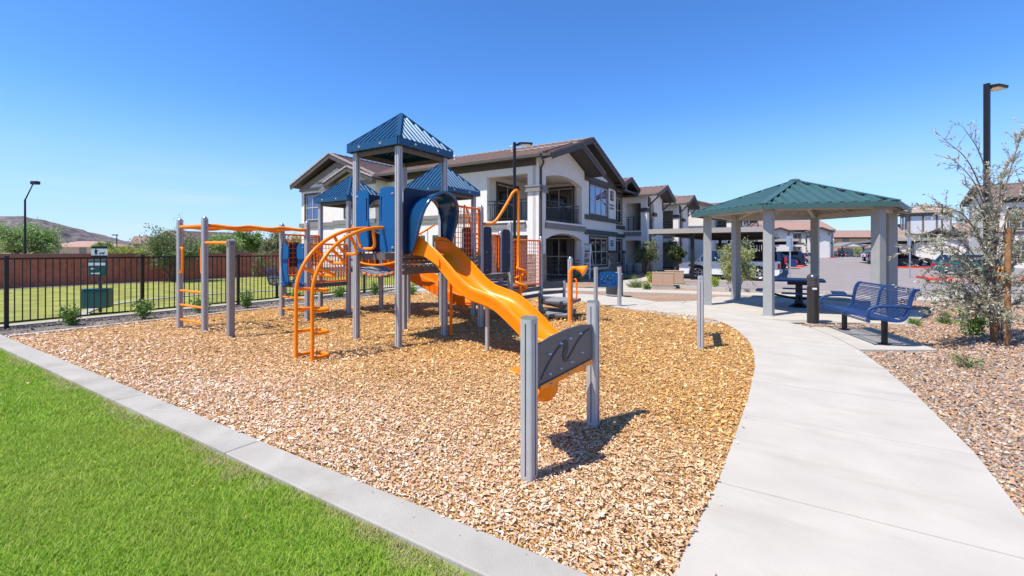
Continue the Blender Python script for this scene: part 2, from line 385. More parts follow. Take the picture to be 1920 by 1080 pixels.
sheet('path_joint_bed', [UV(x, float(np.interp(x, ru, rv))-.0) for x in us]+[UV(x, float(np.interp(x, lu, lv))) for x in us[::-1]], .0 -.006, M_rust)
GZ = (7.7, 12.2)
def hexpt(k, r, z=None):
    a = R(164+60*k); p = (GZ[0]+r*math.cos(a), GZ[1]+r*math.sin(a)); return p if z is None else (*p, z)
plaza = struct(thing('plaza', '', '')); del plaza['label']; del plaza['category']
h = [hexpt(k, 2.95) for k in range(6)]
slab('shelter_pad', h, -.05, .008, M_concrete, plaza)
slab('path_slab', [(4.47,10.43),(5.985,9.483),(5.965,9.73),(5.75,10.285),h[1],h[0],(5.3,13.62),(4.42,13.58),(3.6,12.55),(2.95,12.185),(3.5,11.64),(4.08,11.05)], -.05, .003, M_concrete, plaza)
slab('path_slab', [(2.94,12.2),(3.59,12.56),(4.41,13.59),(3.73,15.1),(2.6,15.95),(1.25,16.9),(.38,15.72),(1.46,14.57),(2.38,13.32)], -.05, .0035, M_concrete, plaza)
slab('path_slab', [(.37,15.73),(1.24,16.91),(-.2,17.9),(-3.6,18.4),(-4.75,17.1),(-2.0,17.05),(-.6,16.4)], -.05, .0032, M_concrete, plaza)
slab('bench_pad', [(5.43,7.0),(6.62,6.97),(7.25,9.0),(6.02,9.05),(5.81,8.1)], -.05, .0065, M_concrete, plaza)
sheet('path_joint_bed', [(4.3,9.6),(6.0,9.7),(7.5,9.6),(8.2,11),(6.5,14.2),(4.4,13.6),(3.0,15.2),(1.2,16.8),(-3.5,18.3),(-4.7,17.0),(.3,15.8),(2.4,13.2),(3.0,12.1)], -.008, M_curb)
# back walk along the parking lot and the branch towards the building
W2 = [(-6,19.4),(.8,18.4),(4.56,17.4),(6.7,16.7),(9,15.8),(13.1,14.6),(17,13.8),(24,12.0)]
walk = struct(thing('sidewalk', '', '')); del walk['label']; del walk['category']
def ribbon(pts, w, z1, m, parent, name, gap=.006, seg=2.4):
    P = smooth_path([(x,y,0) for x,y in pts], 10)
    acc = 0; cur = [P[0]]
    def emit(c):
        if len(c) < 2: return
        Lr, Rr = [], []
        for i, p in enumerate(c):
            t = (c[min(i+1,len(c)-1)]-c[max(i-1,0)]).normalized(); n = Vector((-t.y,t.x,0))
            q = p+(t*gap if i == 0 else Vector()); Lr.append(q+n*w/2); Rr.append(q-n*w/2)
        slab(name, Rr+Lr[::-1], -.05, z1, m, parent)
    for a, b in zip(P[:-1], P[1:]):
        acc += (b-a).length; cur.append(b)
        if acc > seg: emit(cur); cur = [b]; acc = 0
    emit(cur)
ribbon(W2, 1.25, .004, M_concrete, walk, 'walk_slab')
ribbon([(5.0,17.9),(4.8,19.5),(5.9,22.5),(8.6,26.5),(10.2,29.5)], 1.2, .0055, M_concrete, walk, 'walk_slab')
sheet('parking_lot', [(6.5,19.8),(8.6,17.4),(10.5,16.4),(13.4,15.45),(17.3,14.6),(26,12.4),(70,10),(180,150),(60,150),UV(120,5.4),UV(24.2,5.4),UV(24.0,3.6)], -.02, M_asphalt)
kb = struct(thing('parking_kerb', '', '')); del kb['label']; del kb['category']
ribbon([(6.4,19.9),(8.5,17.5),(10.5,16.45),(13.4,15.5),(17.3,14.65),(26,12.45)], .16, .09, M_concrete, kb, 'kerb_length')
kp = UV(24.2,5.5); kq = UV(110,5.5)
ribbon([(kp.x,kp.y),tuple(UV(50,5.5)[:2]),tuple(UV(80,5.5)[:2]),(kq.x,kq.y)], .16, .1, M_concrete, kb, 'kerb_length', seg=6)
# painted stall lines
sl = MB()
for k in range(22):
    u = 25.75+2.72*k
    a, b = UV(u,5.2,-.024), UV(u,.2,-.014); n = Vector((UX,UY,0))*.05
    sl.add([a-n,b-n,b+n,a+n], [(0,1,2,3)])
for k in range(12):
    u = 44+2.72*k
    a, b = UV(u,-7.4,-.024), UV(u,-12.4,-.014); n = Vector((UX,UY,0))*.05
    sl.add([a-n,b-n,b+n,a+n], [(0,1,2,3)])
struct(sl.build('stall_lines', M_white))
# mulch bed
MUL = [tuple(UV(2.0,-.25)[:2])]+LEFT[3:]+BACK[1:]+[tuple(UV(11.9,12.0)[:2]), tuple(UV(2.0,12.0)[:2])]
sheet('mulch_bed', MUL, -.012, M_mulch)
# dog park lawn, its mow strips, and the strip of dark gravel by the fence
sheet('dog_park_lawn', [UV(-4,13.9),UV(17.5,13.9),UV(17.5,15.5),UV(26,21.5),UV(30,26.8),UV(-4,26.8)], -.015, M_dlawn)
sheet('gravel_strip', [UV(1.2,12.15),UV(17,12.15),UV(17,13.6),UV(1.2,13.6)], -.024, M_gravel_d)
mow = struct(thing('mow_strip', '', '')); del mow['label']; del mow['category']
slab('mow_length', [UV(-4,13.58),UV(17.5,13.58),UV(17.5,13.92),UV(-4,13.92)], -.05, .012, M_curb, mow)
ribbon([(-10.3,10.75),(-10.9,11.5),(-11.55,13.0),(-11.4,14.6),(-10.6,16.1),(-9.3,17.4),(-8.0,18.2)], .22, .012, M_curb, mow, 'mow_length')
slab('mow_length', [UV(-4,26.8),UV(30,26.8),UV(30,26.95),UV(-4,26.95)], -.05, .01, M_curb, mow)

# ---- scattered wood chips
def scatter(poly, xr, yr, n):
    X = rng.uniform(xr[0],xr[1],n); Y = rng.uniform(yr[0],yr[1],n); k = inside(poly, X, Y); return X[k], Y[k]
def rotm(yaw, pitch, roll):
    cy, sy, cp, sp, cr, sr = np.cos(yaw), np.sin(yaw), np.cos(pitch), np.sin(pitch), np.cos(roll), np.sin(roll)
    return np.stack([np.stack([cy*cp, cy*sp*sr-sy*cr, cy*sp*cr+sy*sr],-1), np.stack([sy*cp, sy*sp*sr+cy*cr, sy*sp*cr-cy*sr],-1), np.stack([-sp, cp*sr, cp*cr],-1)], 1)
def chips():
    XS, YS, SC = [], [], []
    for (ya, yb, dens, sc) in [(1.5,3.6,5600,.58),(3.6,5.5,4000,.66),(5.5,8,1500,.85),(8,11.5,560,1.1),(11.5,17,180,1.5)]:
        xa, xb = max(-10,-1.25*yb-.6), min(5, 1.25*yb)
        n = int((xb-xa)*(yb-ya)*dens); x, y = scatter(MUL, (xa,xb), (ya,yb), n)
        k = (x > -1.22*y-.8); x, y = x[k], y[k]
        XS.append(x); YS.append(y); SC.append(np.full(len(x), sc))
    x = np.concatenate(XS); y = np.concatenate(YS); sc = np.concatenate(SC); n = len(x)
    L = rng.gamma(4, .0039, n).clip(.006,.05)*sc; W = L*rng.uniform(.18,.6,n); B = L*rng.normal(0,.14,n); T = W*.22
    V = np.zeros((n,6,3)); V[:,0]=np.stack([-L,-W*.6,0*L],-1); V[:,1]=np.stack([0*L,-W,B],-1); V[:,2]=np.stack([L,-W*.5,0*L],-1)
    V[:,3]=np.stack([L*.9,W*.6,0*L],-1); V[:,4]=np.stack([0*L,W,B],-1); V[:,5]=np.stack([-L*.9,W*.5,0*L],-1)
    V[:,:,0] *= rng.uniform(.75,1.2,(n,6)); V[:,:,1] *= rng.uniform(.7,1.3,(n,6))
    Rm = rotm(rng.uniform(0,2*np.pi,n), rng.normal(0,.30,n), rng.normal(0,.34,n))
    V = np.einsum('nij,nkj->nki', Rm, V)
    z = rng.uniform(.0,.02,n)*sc+.012*np.clip(np.sin(x*2.1+np.sin(y*1.7))+np.sin(y*2.6+1.3*np.sin(x*1.4)),0,2)
    V += np.stack([x,y,z-.004],-1)[:,None,:]
    V[:,:,2] = np.maximum(V[:,:,2], -.010)
    base = np.arange(n)[:,None]*6
    F = np.concatenate([base+np.array([[0,1,4,5]]), base+np.array([[1,2,3,4]])])
    u = UX*x+UY*y; v = -UY*x+UX*y
    wob = np.sin(x*1.7+np.sin(y*1.3)*1.2)*.5+np.sin(y*2.3+x*.9)*.4
    w = np.clip(1.05-(u-2)/3.0+.16*wob-np.clip((1.8-v)*.22,0,.5), 0, 1)
    P0 = np.array([(.60,.33,.105),(.48,.24,.065),(.68,.43,.17),(.40,.195,.06),(.74,.55,.30),(.54,.28,.075),(.62,.36,.12)])
    P1 = np.array([(.70,.52,.38),(.54,.36,.24),(.78,.64,.50),(.52,.34,.24),(.74,.47,.32),(.82,.72,.60),(.50,.32,.21)])
    i = rng.integers(0,7,n); c = P0[i]*(1-w)[:,None]+P1[i]*w[:,None]; c = c*rng.uniform(.78,1.15,n)[:,None]*1.06
    ks = rng.choice(n, 420, replace=False); ks = ks[(y[ks] < 4.6)&(L[ks] < .022)]; W3 = V[ks].copy()      # a few chips kicked out onto the kerb, the path and the lawn
    cx_ = W3.mean(1); du = rng.exponential(.16,len(ks)); tgt_u = np.where(rng.random(len(ks))<.6, 2.0-du, 0); m0 = tgt_u > 0
    px2 = np.where(m0, UX*tgt_u-UY*rng.uniform(.2,9,len(ks)), 0); py2 = np.zeros(len(ks)); vv = rng.uniform(.2,9,len(ks))
    px2 = UX*tgt_u-UY*vv; py2 = UY*tgt_u+UX*vv
    q = rng.uniform(1.5,10,len(ks)); lx = np.interp(q,[p[1] for p in LEFT],[p[0] for p in LEFT])+rng.exponential(.09,len(ks))
    px2 = np.where(m0,px2,lx); py2 = np.where(m0,py2,q)
    W3[:,:,0] += (px2-cx_[:,0])[:,None]; W3[:,:,1] += (py2-cx_[:,1])[:,None]; W3[:,:,2] += (.016-cx_[:,2])[:,None]; W3[:,:,2] = np.maximum(W3[:,:,2],.0125)
    b3_ = np.arange(len(ks))[:,None]*6
    stuff(link('stray_chips', np_mesh('stray_chips', W3.reshape(-1,3), np.concatenate([b3_+np.array([[0,1,4,5]]), b3_+np.array([[1,2,3,4]])]), M_chip, np.repeat(c[ks],6,0))))
    o = link('wood_chips', np_mesh('wood_chips', V.reshape(-1,3), F, M_chip, np.repeat(c,6,0))); stuff(o)
    return n
chips()
# ---- loose stones on the gravel beds
OCT = np.array([(1,0,0),(-1,0,0),(0,1,0),(0,-1,0),(0,0,.8),(0,0,-.8)]); OCF = np.array([(0,2,4),(2,1,4),(1,3,4),(3,0,4)])
def stones(name, polys, pal):
    XS, YS, SC = [], [], []
    for poly, xr, yr, dens, sc in polys:
        n = int((xr[1]-xr[0])*(yr[1]-yr[0])*dens); x, y = scatter(poly, xr, yr, n); XS.append(x); YS.append(y); SC.append(np.full(len(x), sc))
    x = np.concatenate(XS); y = np.concatenate(YS); sc = np.concatenate(SC); n = len(x)
    s = rng.gamma(6,.0017,n).clip(.004,.024)*sc
    V = OCT[None]*rng.uniform(.6,1.4,(n,6,1))*s[:,None,None]
    V = np.einsum('nij,nkj->nki', rotm(rng.uniform(0,6.28,n), rng.normal(0,.5,n), rng.normal(0,.5,n)), V)
    V += np.stack([x,y,-.028+s*.45],-1)[:,None,:]
    F = np.concatenate([np.arange(n)[:,None]*6+f[None] for f in OCF])
    pal = np.array(pal); c = pal[rng.integers(0,len(pal),n)]*rng.uniform(.7,1.3,n)[:,None]
    return stuff(link(name, np_mesh(name, V.reshape(-1,3), F, M_peb, np.repeat(c,6,0), smooth=False)))
RG = [(2.36,1.85),(2.995,2.62),(3.55,3.435),(4.32,4.77),(4.935,5.95),(5.425,6.99),(6.63,6.95),(7.27,9.02),(6.03,9.07),(5.98,9.7),h[2],h[3],(11.5,13.2),(14,12.5),(14,2)]
PAL = [(.44,.30,.19),(.30,.19,.125),(.55,.44,.33),(.24,.205,.185),(.48,.30,.175),(.38,.285,.215),(.42,.22,.11),(.33,.28,.25)]
stones('gravel_stones', [(RG,(2.3,8),(1.9,4.2),4200,.95),(RG,(3.8,10),(4.2,6.8),2200,1.1),(RG,(5.3,12.5),(6.8,9.5),900,1.3),(RG,(5.9,14),(9.5,13),300,1.7)], PAL)
FS = [tuple(UV(a,b)[:2]) for a,b in [(1.2,12.17),(13,12.17),(13,13.57),(1.2,13.57)]]
stones('gravel_stones', [(FS,(-12,-4),(6.8,19),420,1.35)], [(.30,.24,.195),(.2,.16,.135),(.37,.305,.255),(.25,.21,.18)])
# ---- grass blades on the lawn
def lawn():
    poly = [tuple(UV(-.6,0)[:2]), *[tuple(UV(1.738+.014*math.sin(3.1*q)+.012*math.sin(7.7*q+1)+.008*math.sin(17*q),q)[:2]) for q in np.arange(0,13,.08)], tuple(UV(-3.5,13)[:2])]
    XS, YS, SC = [], [], []
    for ya, yb, dens, sc in [(1.7,2.8,26000,1.0),(2.8,4,17000,1.25),(4,5.5,9000,1.6),(5.5,8,4500,2.2)]:
        xa, xb = -1.25*yb-.5, 0.6
        n = int((xb-xa)*(yb-ya)*dens); x, y = scatter(poly, (xa,xb), (ya,yb), n)
        k = x > -1.2*y-.5; XS.append(x[k]); YS.append(y[k]); SC.append(np.full(k.sum(), sc))
    x = np.concatenate(XS); y = np.concatenate(YS); sc = np.concatenate(SC); n = len(x)
    cl = np.sin(x*9+3*np.sin(y*5))*np.sin(y*11+2*np.sin(x*7))            # tufts
    H = rng.uniform(.010,.034,n)*(1+.25*cl)*sc**.25; W = rng.uniform(.0016,.003,n)*sc
    yaw = rng.uniform(0,6.28,n); ln = rng.uniform(.3,1.5,n)*H
    dx, dy = np.cos(yaw), np.sin(yaw); ly = yaw+rng.normal(0,.6,n)+1.57
    V = np.zeros((n,3,3)); V[:,0]=np.stack([x-dx*W,y-dy*W,0*x-.02],-1); V[:,1]=np.stack([x+dx*W,y+dy*W,0*x-.02],-1)
    V[:,2]=np.stack([x+np.cos(ly)*ln,y+np.sin(ly)*ln,H-.02],-1)
    uu = UX*x+UY*y; edge = np.clip((uu-1.60)/.13+.5*np.sin(x*7+y*5)+.35*np.sin(x*17-y*9),0,1)[:,None]
    P = np.array([(.25,.43,.035),(.33,.51,.045),(.18,.34,.025),(.39,.51,.07),(.50,.50,.16)]); i = rng.choice(5,n,p=[.3,.3,.2,.14,.06])
    dry = np.clip(np.sin(x*.9+1)*np.sin(y*1.1+.4+.4*np.sin(x*2)),0,1)[:,None]*.34+np.clip(np.sin(x*3.1+2*np.sin(y*2.7))*np.sin(y*3.7+np.sin(x*4.1)),0,1)[:,None]*.25
    c = (P[i]*(1-dry)+np.array((.42,.45,.09))*dry)*rng.uniform(.8,1.15,n)[:,None]
    c = c*(1-edge*.7)+np.array((.50,.42,.22))*edge*.7
    stuff(link('lawn_grass', np_mesh('lawn_grass', V.reshape(-1,3), np.arange(n*3).reshape(-1,3), M_grass, np.repeat(c,3,0))))
lawn()
# ------------------------------------------------------------------ the play structure
def ribbed_roof(corners, apex, rib=.12, rh=.022, under=None):
    """corrugated metal panels, one per side of a pyramid; returns list of (panel MB, under MB or None) and the hip bars"""
    out = []; n = len(corners); apex = Vector(apex)
    for i in range(n):
        a = Vector(corners[i]); b = Vector(corners[(i+1)%n]); e = (b-a); W = e.length; e.normalize()
        mid = (a+b)/2; s = (apex-mid); S = s.length; s.normalize(); nn = e.cross(s).normalized()
        if nn.z < 0: nn = -nn
        k = max(3, int(round(W/rib))); w = W/k; P = []
        for j in range(k):
            for fr, hh in ((0,0),(.30,0),(.42,1),(.78,1),(.90,0)): P.append(((j+fr)*w, hh*rh))
        P.append((W, 0)); mb = MB(); V = []; F = []
        for x, hh in P:
            L = S*(1-abs(2*x/W-1)); L = max(L-.012, .0)
            V += [a+e*x+nn*hh, a+e*x+s*L+nn*hh]
        for j in range(len(P)-1): F.append((2*j, 2*j+2, 2*j+3, 2*j+1))
        mb.add(V, F); um = None
        if under:
            um = MB(); um.add([v-nn*.012 for v in V], F)
        out.append((mb, um))
    return out
def tower_roof(parent, x0, x1, y0, y1, ze, zb, zp, oh=.11):
    X0,X1,Y0,Y1 = x0-oh,x1+oh,y0-oh,y1+oh
    c = [(X0,Y0,zb-.015),(X1,Y0,zb-.015),(X1,Y1,zb-.015),(X0,Y1,zb-.015)]; ap = ((X0+X1)/2,(Y0+Y1)/2,zp)
    r = MB()
    for i in range(4):                        # fascia boards butted at the corners
        p, q = c[i], c[(i+1)%4]; d = (Vector(q)-Vector(p)).normalized()*.018
        r.bar((p[0]+d.x*(i%2),p[1]+d.y*(i%2),(ze+zb)/2), (q[0]-d.x*(i%2),q[1]-d.y*(i%2),(ze+zb)/2), .03, zb-ze)
    roof = r.build('roof', M_roofblue, parent, bevel=.006)
    for mb, um in ribbed_roof(c, ap, .115, .024): mb.build('roof_panel', M_roofblue, roof, fix=False)
    for i in range(4):
        MB().bar(Vector(c[i])+Vector((0,0,.02)), Vector(ap)+Vector((0,0,.02)), .055, .03).build('hip_cap', M_roofblue, roof)
    for i in range(4):
        p, q = Vector(c[i]), Vector(c[(i+1)%4]); n = (q-p).cross(Vector((0,0,1))).normalized()
        for t in (.27,.68):
            ctr = p.lerp(q, t); ctr.z = (ze+zb)/2
            m = MB(); m.tube([ctr+n*.012, ctr+n*.03, ctr+n*.038], .026, 10, r2=.012); m.build('bolt', M_steel, roof, smooth=40)
    fr = MB(); z = ze-.03
    for i in range(4):
        xs = [(x0,y0),(x1,y0),(x1,y1),(x0,y1)]; p, q = xs[i], xs[(i+1)%4]
        fr.bar((*p,z),(*q,z),.05,.075)
    fr.build('roof_frame', M_deckd, roof)
    return roof
A0 = Vector((-1.84, 7.27, 0))
play = thing('play_structure', 'large orange and blue playground climbing structure with slides standing on wood chips', 'playground structure', A0, A58)
def P2(x, y): # local -> world
    return Vector((A0.x+UX*x-UY*y, A0.y+UY*x+UX*y))
def post(x, y, z1, m=M_post, w=.098, parent=play, capround=False, name='post'):
    mb = MB()
    o = rrect(-w/2,w/2,-w/2,w/2,.02,3)
    g = .008                                # a slot runs down each face, as on the extruded aluminium
    mb.plate([(a+x,b+y) for a,b in o], [], -.1, z1)
    ob = mb.build(name, m, parent, smooth=50)
    s = MB()
    for sx, sy in ((1,0),(-1,0),(0,1),(0,-1)):
        s.cbox((x+sx*(w/2+.0008), y+sy*(w/2+.0008), z1/2), .002 if sx else g, .002 if sy else g, z1-.06)
    s.build('slot', M_slate_d, ob)
    c = MB(); c.plate([(a*.96+x,b*.96+y) for a,b in o], [], z1+.0005, z1+.016)
    if capround: c.lathe((x,y,z1+.016), [(.044,0),(.04,.02),(.025,.035),(.005,.042)], 10)
    c.build('post_cap', M_steel, ob, smooth=40)
    return ob
def bolt_at(p, n, parent, r=.018):
    p = Vector(p); n = Vector(n).normalized(); m = MB(); m.tube([p, p+n*.012, p+n*.02], r, 8, r2=r*.5); return m.build('bolt', M_steel, parent, smooth=40)

N2=(2.03,3.84); N3=(3.06,3.84); N1=(2.03,4.95); N4=(3.06,4.95); M5=(.88,3.78); M4=(.88,4.76)
M2p=(-1.03,4.13); M1p=(-1.03,5.18); M3p=(-1.03,3.165)
for (x,y,z) in [(0,0,3.24),(0,1.03,3.24),(1.13,0,3.24),(1.13,1.03,3.24),
                (2.26,1.03,2.84),(3.39,1.03,2.84),(2.26,2.06,2.84),(3.39,2.06,2.84),
                (2.03,3.84,2.77),(3.06,3.84,2.77),(2.03,4.95,2.77),(3.06,4.95,2.77)]: post(x,y,z)
for (x,y,z) in [(2.26,0,2.43),(3.39,0,2.16),(4.85,0,1.86),(4.55,1.03,2.0),(3.95,-1.23,1.36),(.88,3.78,2.16),(.88,4.76,2.14),(-1.03,4.13,2.15),(-1.03,5.18,2.15)]:
    post(x,y,z,capround=True)
pp = MB(); pp.plate([(a-1.03,b+3.165) for a,b in rrect(-.055,.055,-.055,.055,.02,3)], [], -.1, 1.72)
pp.plate(rrect(3.11,3.22,1.60,1.755,.052,5), [], -1.085, -.975, lambda a,b,c:(c,a,b))
pp.build('post', mat('brown_grey_post', (.27,.24,.225), .5, .1, .05, 9), play, smooth=40)
for x in (.0,): pass
tower_roof(play, 0,1.13,0,1.03, 3.245,3.365,3.98)
tower_roof(play, 2.26,3.39,1.03,2.06, 2.845,2.95,3.58)
tower_roof(play, 2.03,3.06,3.84,4.95, 2.775,2.89,3.50)
# decks with perforated edges
def deck(x0,x1,y0,y1,z,par=play):
    m = MB(); m.box(x0+.055,x1-.055,y0+.055,y1-.055,z-.03,z); d = m.build('deck', M_deck, par, bevel=.006)
    e = MB(); t = .10
    e.box(x0+.05,x1-.05,y0+.03,y0+.05,z-t,z-.002); e.box(x0+.05,x1-.05,y1-.05,y1-.03,z-t,z-.002)
    e.box(x0+.03,x0+.05,y0+.05,y1-.05,z-t,z-.002); e.box(x1-.05,x1-.03,y0+.05,y1-.05,z-t,z-.002)
    e.build('deck_edge', M_deckd, d)
    rib = MB(); n = 10
    for i in range(1,n): rib.box(x0+.06,x1-.06,y0+.06+(y1-y0-.12)*i/n-.004,y0+.06+(y1-y0-.12)*i/n+.004,z+.0005,z+.004)
    stuff(rib.build('grip_rib', M_slate, d))
    return d
deck(0,1.13,0,1.03,1.5); deck(1.13,2.26,0,1.03,1.25); deck(2.26,3.39,0,1.03,1.05); deck(3.39,4.7,0,1.03,.75)
deck(2.26,3.39,1.03,2.06,1.15); deck(2.03,3.06,3.84,4.95,1.12); deck(.88,2.03,3.82,4.86,.80)
# slatted risers under the front deck and the step deck
def slats(x0,x1,y,zs,hgt,parent=play):
    for z in zs:
        m = MB(); m.box(x0+.052,x1-.052,y-.012,y+.012,z,z+hgt); s = m.build('riser_slat', M_deckd, parent, bevel=.004)
        k = MB(); n = 7
        for i in range(n):
            xx = x0+.2+(x1-x0-.45)*i/(n-1); k.box(xx-.022,xx+.022,y-.0135,y-.0125,z+hgt-.028,z+hgt-.012)
        stuff(k.build('slot', M_steel, s))
slats(0,1.13,-.03,[1.24,1.33,1.42],.075); slats(1.13,2.26,-.03,[1.27,1.36],.078)
e = MB(); e.box(.052,1.078,-.035,.0,1.155,1.22); e.build('deck_beam', M_deckd, play)
for x in (.0,1.13):
    for z in (1.26,1.35,1.44): bolt_at((x+(.06 if x==0 else -.06),-.045,z),(0,-1,0),play,.014)
# ---- blue entry panels
def panel_x(x, y0, y1, z0, z1, m, slot=None, r=.07, th=.02, parent=play, name='side_panel', inner=None):   # in the plane x = const
    o = rrect(y0,y1,z0,z1,r,5); hs = []
    if slot: hs.append(rrect(slot[0],slot[1],slot[2],slot[3],min(.018,(slot[1]-slot[0])/2.05),3)[::-1])
    mb = MB(); mb.plate(o, hs, -th/2, th/2, lambda a,b,c:(x+c,a,b)); return mb.build(name, m, parent, smooth=40)
def panel_y(y, x0, x1, z0, z1, m, slot=None, r=.07, th=.02, parent=play, name='side_panel', holes=None):
    o = rrect(x0,x1,z0,z1,r,5); hs = list(holes or [])
    if slot: hs.append(rrect(slot[0],slot[1],slot[2],slot[3],min(.018,(slot[1]-slot[0])/2.05),3)[::-1])
    mb = MB(); mb.plate(o, hs, -th/2, th/2, lambda a,b,c:(a,y+c,b)); return mb.build(name, m, parent, smooth=40)
p1 = panel_x(-.035, .055,.39,1.53,2.60,M_blue,(.335,.365,2.05,2.45)); p2 = panel_x(-.035,.67,.98,1.53,2.58,M_blue,(.70,.73,2.05,2.45))
for y in (.09,.95):
    for z in (1.60,2.48): bolt_at((-.045,y,z),(-1,0,0),play,.022)
# bubble window panel on the far side of the front tower
cx, cz, rr = .52, 2.17, .30
circ = [(cx+rr*math.cos(2*math.pi*i/24), cz+rr*math.sin(2*math.pi*i/24)) for i in range(24)]
panel_y(1.03, .06,1.07,1.53,2.56,M_navy,holes=[circ[::-1]],r=.05,name='window_panel')
bub = MB(); prof = []
for i in range(8): a = R(90*i/7); prof.append((rr*1.0*math.cos(a)+.0005, rr*.75*math.sin(a)))
n = 24; V = []; F = []
for r_, d_ in prof:
    for j in range(n): an = 2*math.pi*j/n; V.append((cx+r_*math.cos(an), 1.045+d_, cz+r_*math.sin(an)))
for i in range(len(prof)-1):
    for j in range(n): F.append((i*n+j, i*n+(j+1)%n, (i+1)*n+(j+1)%n, (i+1)*n+j))
bub.add(V,F); bub.build('bubble_window', M_bubble, play, smooth=80)
ring = MB(); ring.tube([(cx+(rr+.01)*math.cos(2*math.pi*i/28),1.01,cz+(rr+.01)*math.sin(2*math.pi*i/28)) for i in range(28)], .014, 6, closed=True); ring.build('bubble_ring', M_grey, play, smooth=60)
# ---- hooded slide opening
def hood():
    n = 26; back = []
    def archpt(k, hw, top, z0=1.50):
        sp = top-hw*1.02                    # spring line
        t = k/n
        if t < .3: return (-hw*(1.0), z0+(sp-z0)*t/.3)
        if t > .7: return (hw, z0+(sp-z0)*(1-t)/.3)
        a = math.pi*(1-(t-.3)/.4); return (hw*math.cos(a), sp+hw*1.02*math.sin(a))
    hole = [(.565+p[0], p[1]) for p in (archpt(k,.40,2.46) for k in range(n+1))]
    outer = [(.055,1.5)]+hole+[(1.075,1.5),(1.075,2.50),(1.02,2.58),(.11,2.58),(.055,2.50)]
    # backing plate: two legs and a head around the arch
    poly = [(.055,1.50),hole[0]]+hole[1:-1]+[hole[-1],(1.075,1.50),(1.075,2.52),(1.02,2.58),(.11,2.58),(.055,2.52)]
    mb = MB(); mb.plate(poly, [], -.075, -.05, lambda a,b,c:(a,c,b)); hd = mb.build('hood', M_navy, play, smooth=40)
    # flared half-tunnel in front of it
    t = MB(); V = []; F = []; rows = 6
    for i in range(rows+1):
        f = i/rows
        for k in range(n+1):
            p = archpt(k, .40+.035*f*f+ (.02 if False else 0), 2.46+.05*f*f); hgt = (p[1]-1.5)/.98
            prot = .10+.36*max(0,hgt)**.8
            V.append((.565+p[0], -.076-prot*f, p[1]))
    for i in range(rows):
        for k in range(n): F.append((i*(n+1)+k, i*(n+1)+k+1, (i+1)*(n+1)+k+1, (i+1)*(n+1)+k))
    me = MB().add(V,F).mesh('tunnel_hood', M_hood, smooth=60); o = link('tunnel_hood', me, hd)
    so = o.modifiers.new('thick','SOLIDIFY'); so.thickness = .035; so.offset = 1
hood()
# ---- wave slide
def trough(name, path, half, wall, m, parent, lip=.03, thick=.012, n_cross=None, ret=False):
    """path: list of (point, side unit vector, wall height) ; builds a U trough swept along it"""
    V = []; F = []; cs = None
    for i, (p, sd, wh) in enumerate(path):
        p = Vector(p); sd = Vector(sd); a = Vector(path[max(i-1,0)][0]); b = Vector(path[min(i+1,len(path)-1)][0]); t = (b-a).normalized()
        up = sd.cross(t);
        if up.z < 0: up = -up
        prof = [(-half-lip,wh-.008),(-half-lip*.6,wh+.004),(-half,wh-.004),(-half+.008,wh*.5),(-half+.03,.05),(-half+.09,.006),(-half*.5,0),(0,.002),(half*.5,0),(half-.09,.006),(half-.03,.05),(half-.008,wh*.5),(half,wh-.004),(half+lip*.6,wh+.004),(half+lip,wh-.008)]
        out = [(half+lip,wh-.06),(half+.012,wh*.45),(half+.006,.0),(half-.05,-.035),(0,-.04),(-half+.05,-.035),(-half-.006,0),(-half-.012,wh*.45),(-half-lip,wh-.06)]
        ring_ = [p+sd*x+up*z for x,z in prof+out]; cs = len(ring_); V += ring_
    for i in range(len(path)-1):
        for j in range(cs): F.append((i*cs+j, i*cs+(j+1)%cs, (i+1)*cs+(j+1)%cs, (i+1)*cs+j))
    F.append(tuple(range(cs))[::-1]); F.append(tuple((len(path)-1)*cs+j for j in range(cs)))
    return MB().add(V,F).build(name, m, parent, smooth=50)
tops = [(-.06,1.72,.2),(.12,1.72,.22),(.35,1.62,.21),(.60,1.42,.21),(.856,1.19,.21),(1.12,1.02,.2),(1.356,.95,.19),(1.6,.87,.19),(1.9,.66,.19),(2.17,.43,.17),(2.36,.335,.14),(2.55,.31,.13),(2.66,.30,.12)]
ctr = smooth_path([(.565,-t-.08,zt-w) for t,zt,w in tops], 5); wh = smooth_path([(w,0,0) for t,zt,w in tops], 5)
slide = trough('slide', [(p,(1,0,0),w.x) for p,w in zip(ctr,wh)], .30, .2, M_orange, play)
for sx in (-1,1):                              # tall entrance cheeks
    mb = MB(); mb.plate([(.06,1.50),(.06,1.70),(.10,1.76),(-.02,1.80),(-.2,1.77),(-.42,1.62),(-.60,1.42),(-.60,1.30),(-.3,1.45)], [], .565+sx*.325-.012, .565+sx*.325+.012, lambda a,b,c:(c,a-.06,b))
    mb.build('slide_cheek', M_orange, slide, smooth=40)
mb = MB(); mb.box(.55,.58,-.44,-.02,1.50,1.60); 
lip = MB(); V=[]
for sx in (-1,1):                              # turned-down feet at the exit
    mb = MB(); mb.plate([(-2.60,.40),(-2.74,.31),(-2.78,.16),(-2.74,0.0),(-2.66,-.02),(-2.60,.12)], [], .565+sx*.31-.015, .565+sx*.31+.015, lambda a,b,c:(c,a,b)); mb.build('slide_foot', M_orange, slide, smooth=40)
mb = MB(); mb.plate([(-2.72,.19),(-2.80,.13),(-2.80,-.02),(-2.775,-.02),(-2.775,.12),(-2.70,.165)], [], .27, .86, lambda a,b,c:(c,a,b)); mb.build('exit_lip', M_orange, slide, smooth=40)
mb = MB(); mb.cyl((.506,-1.40,-.1),(.506,-1.40,.78),.032,n=12); mb.build('slide_support', M_post, play, smooth=40)
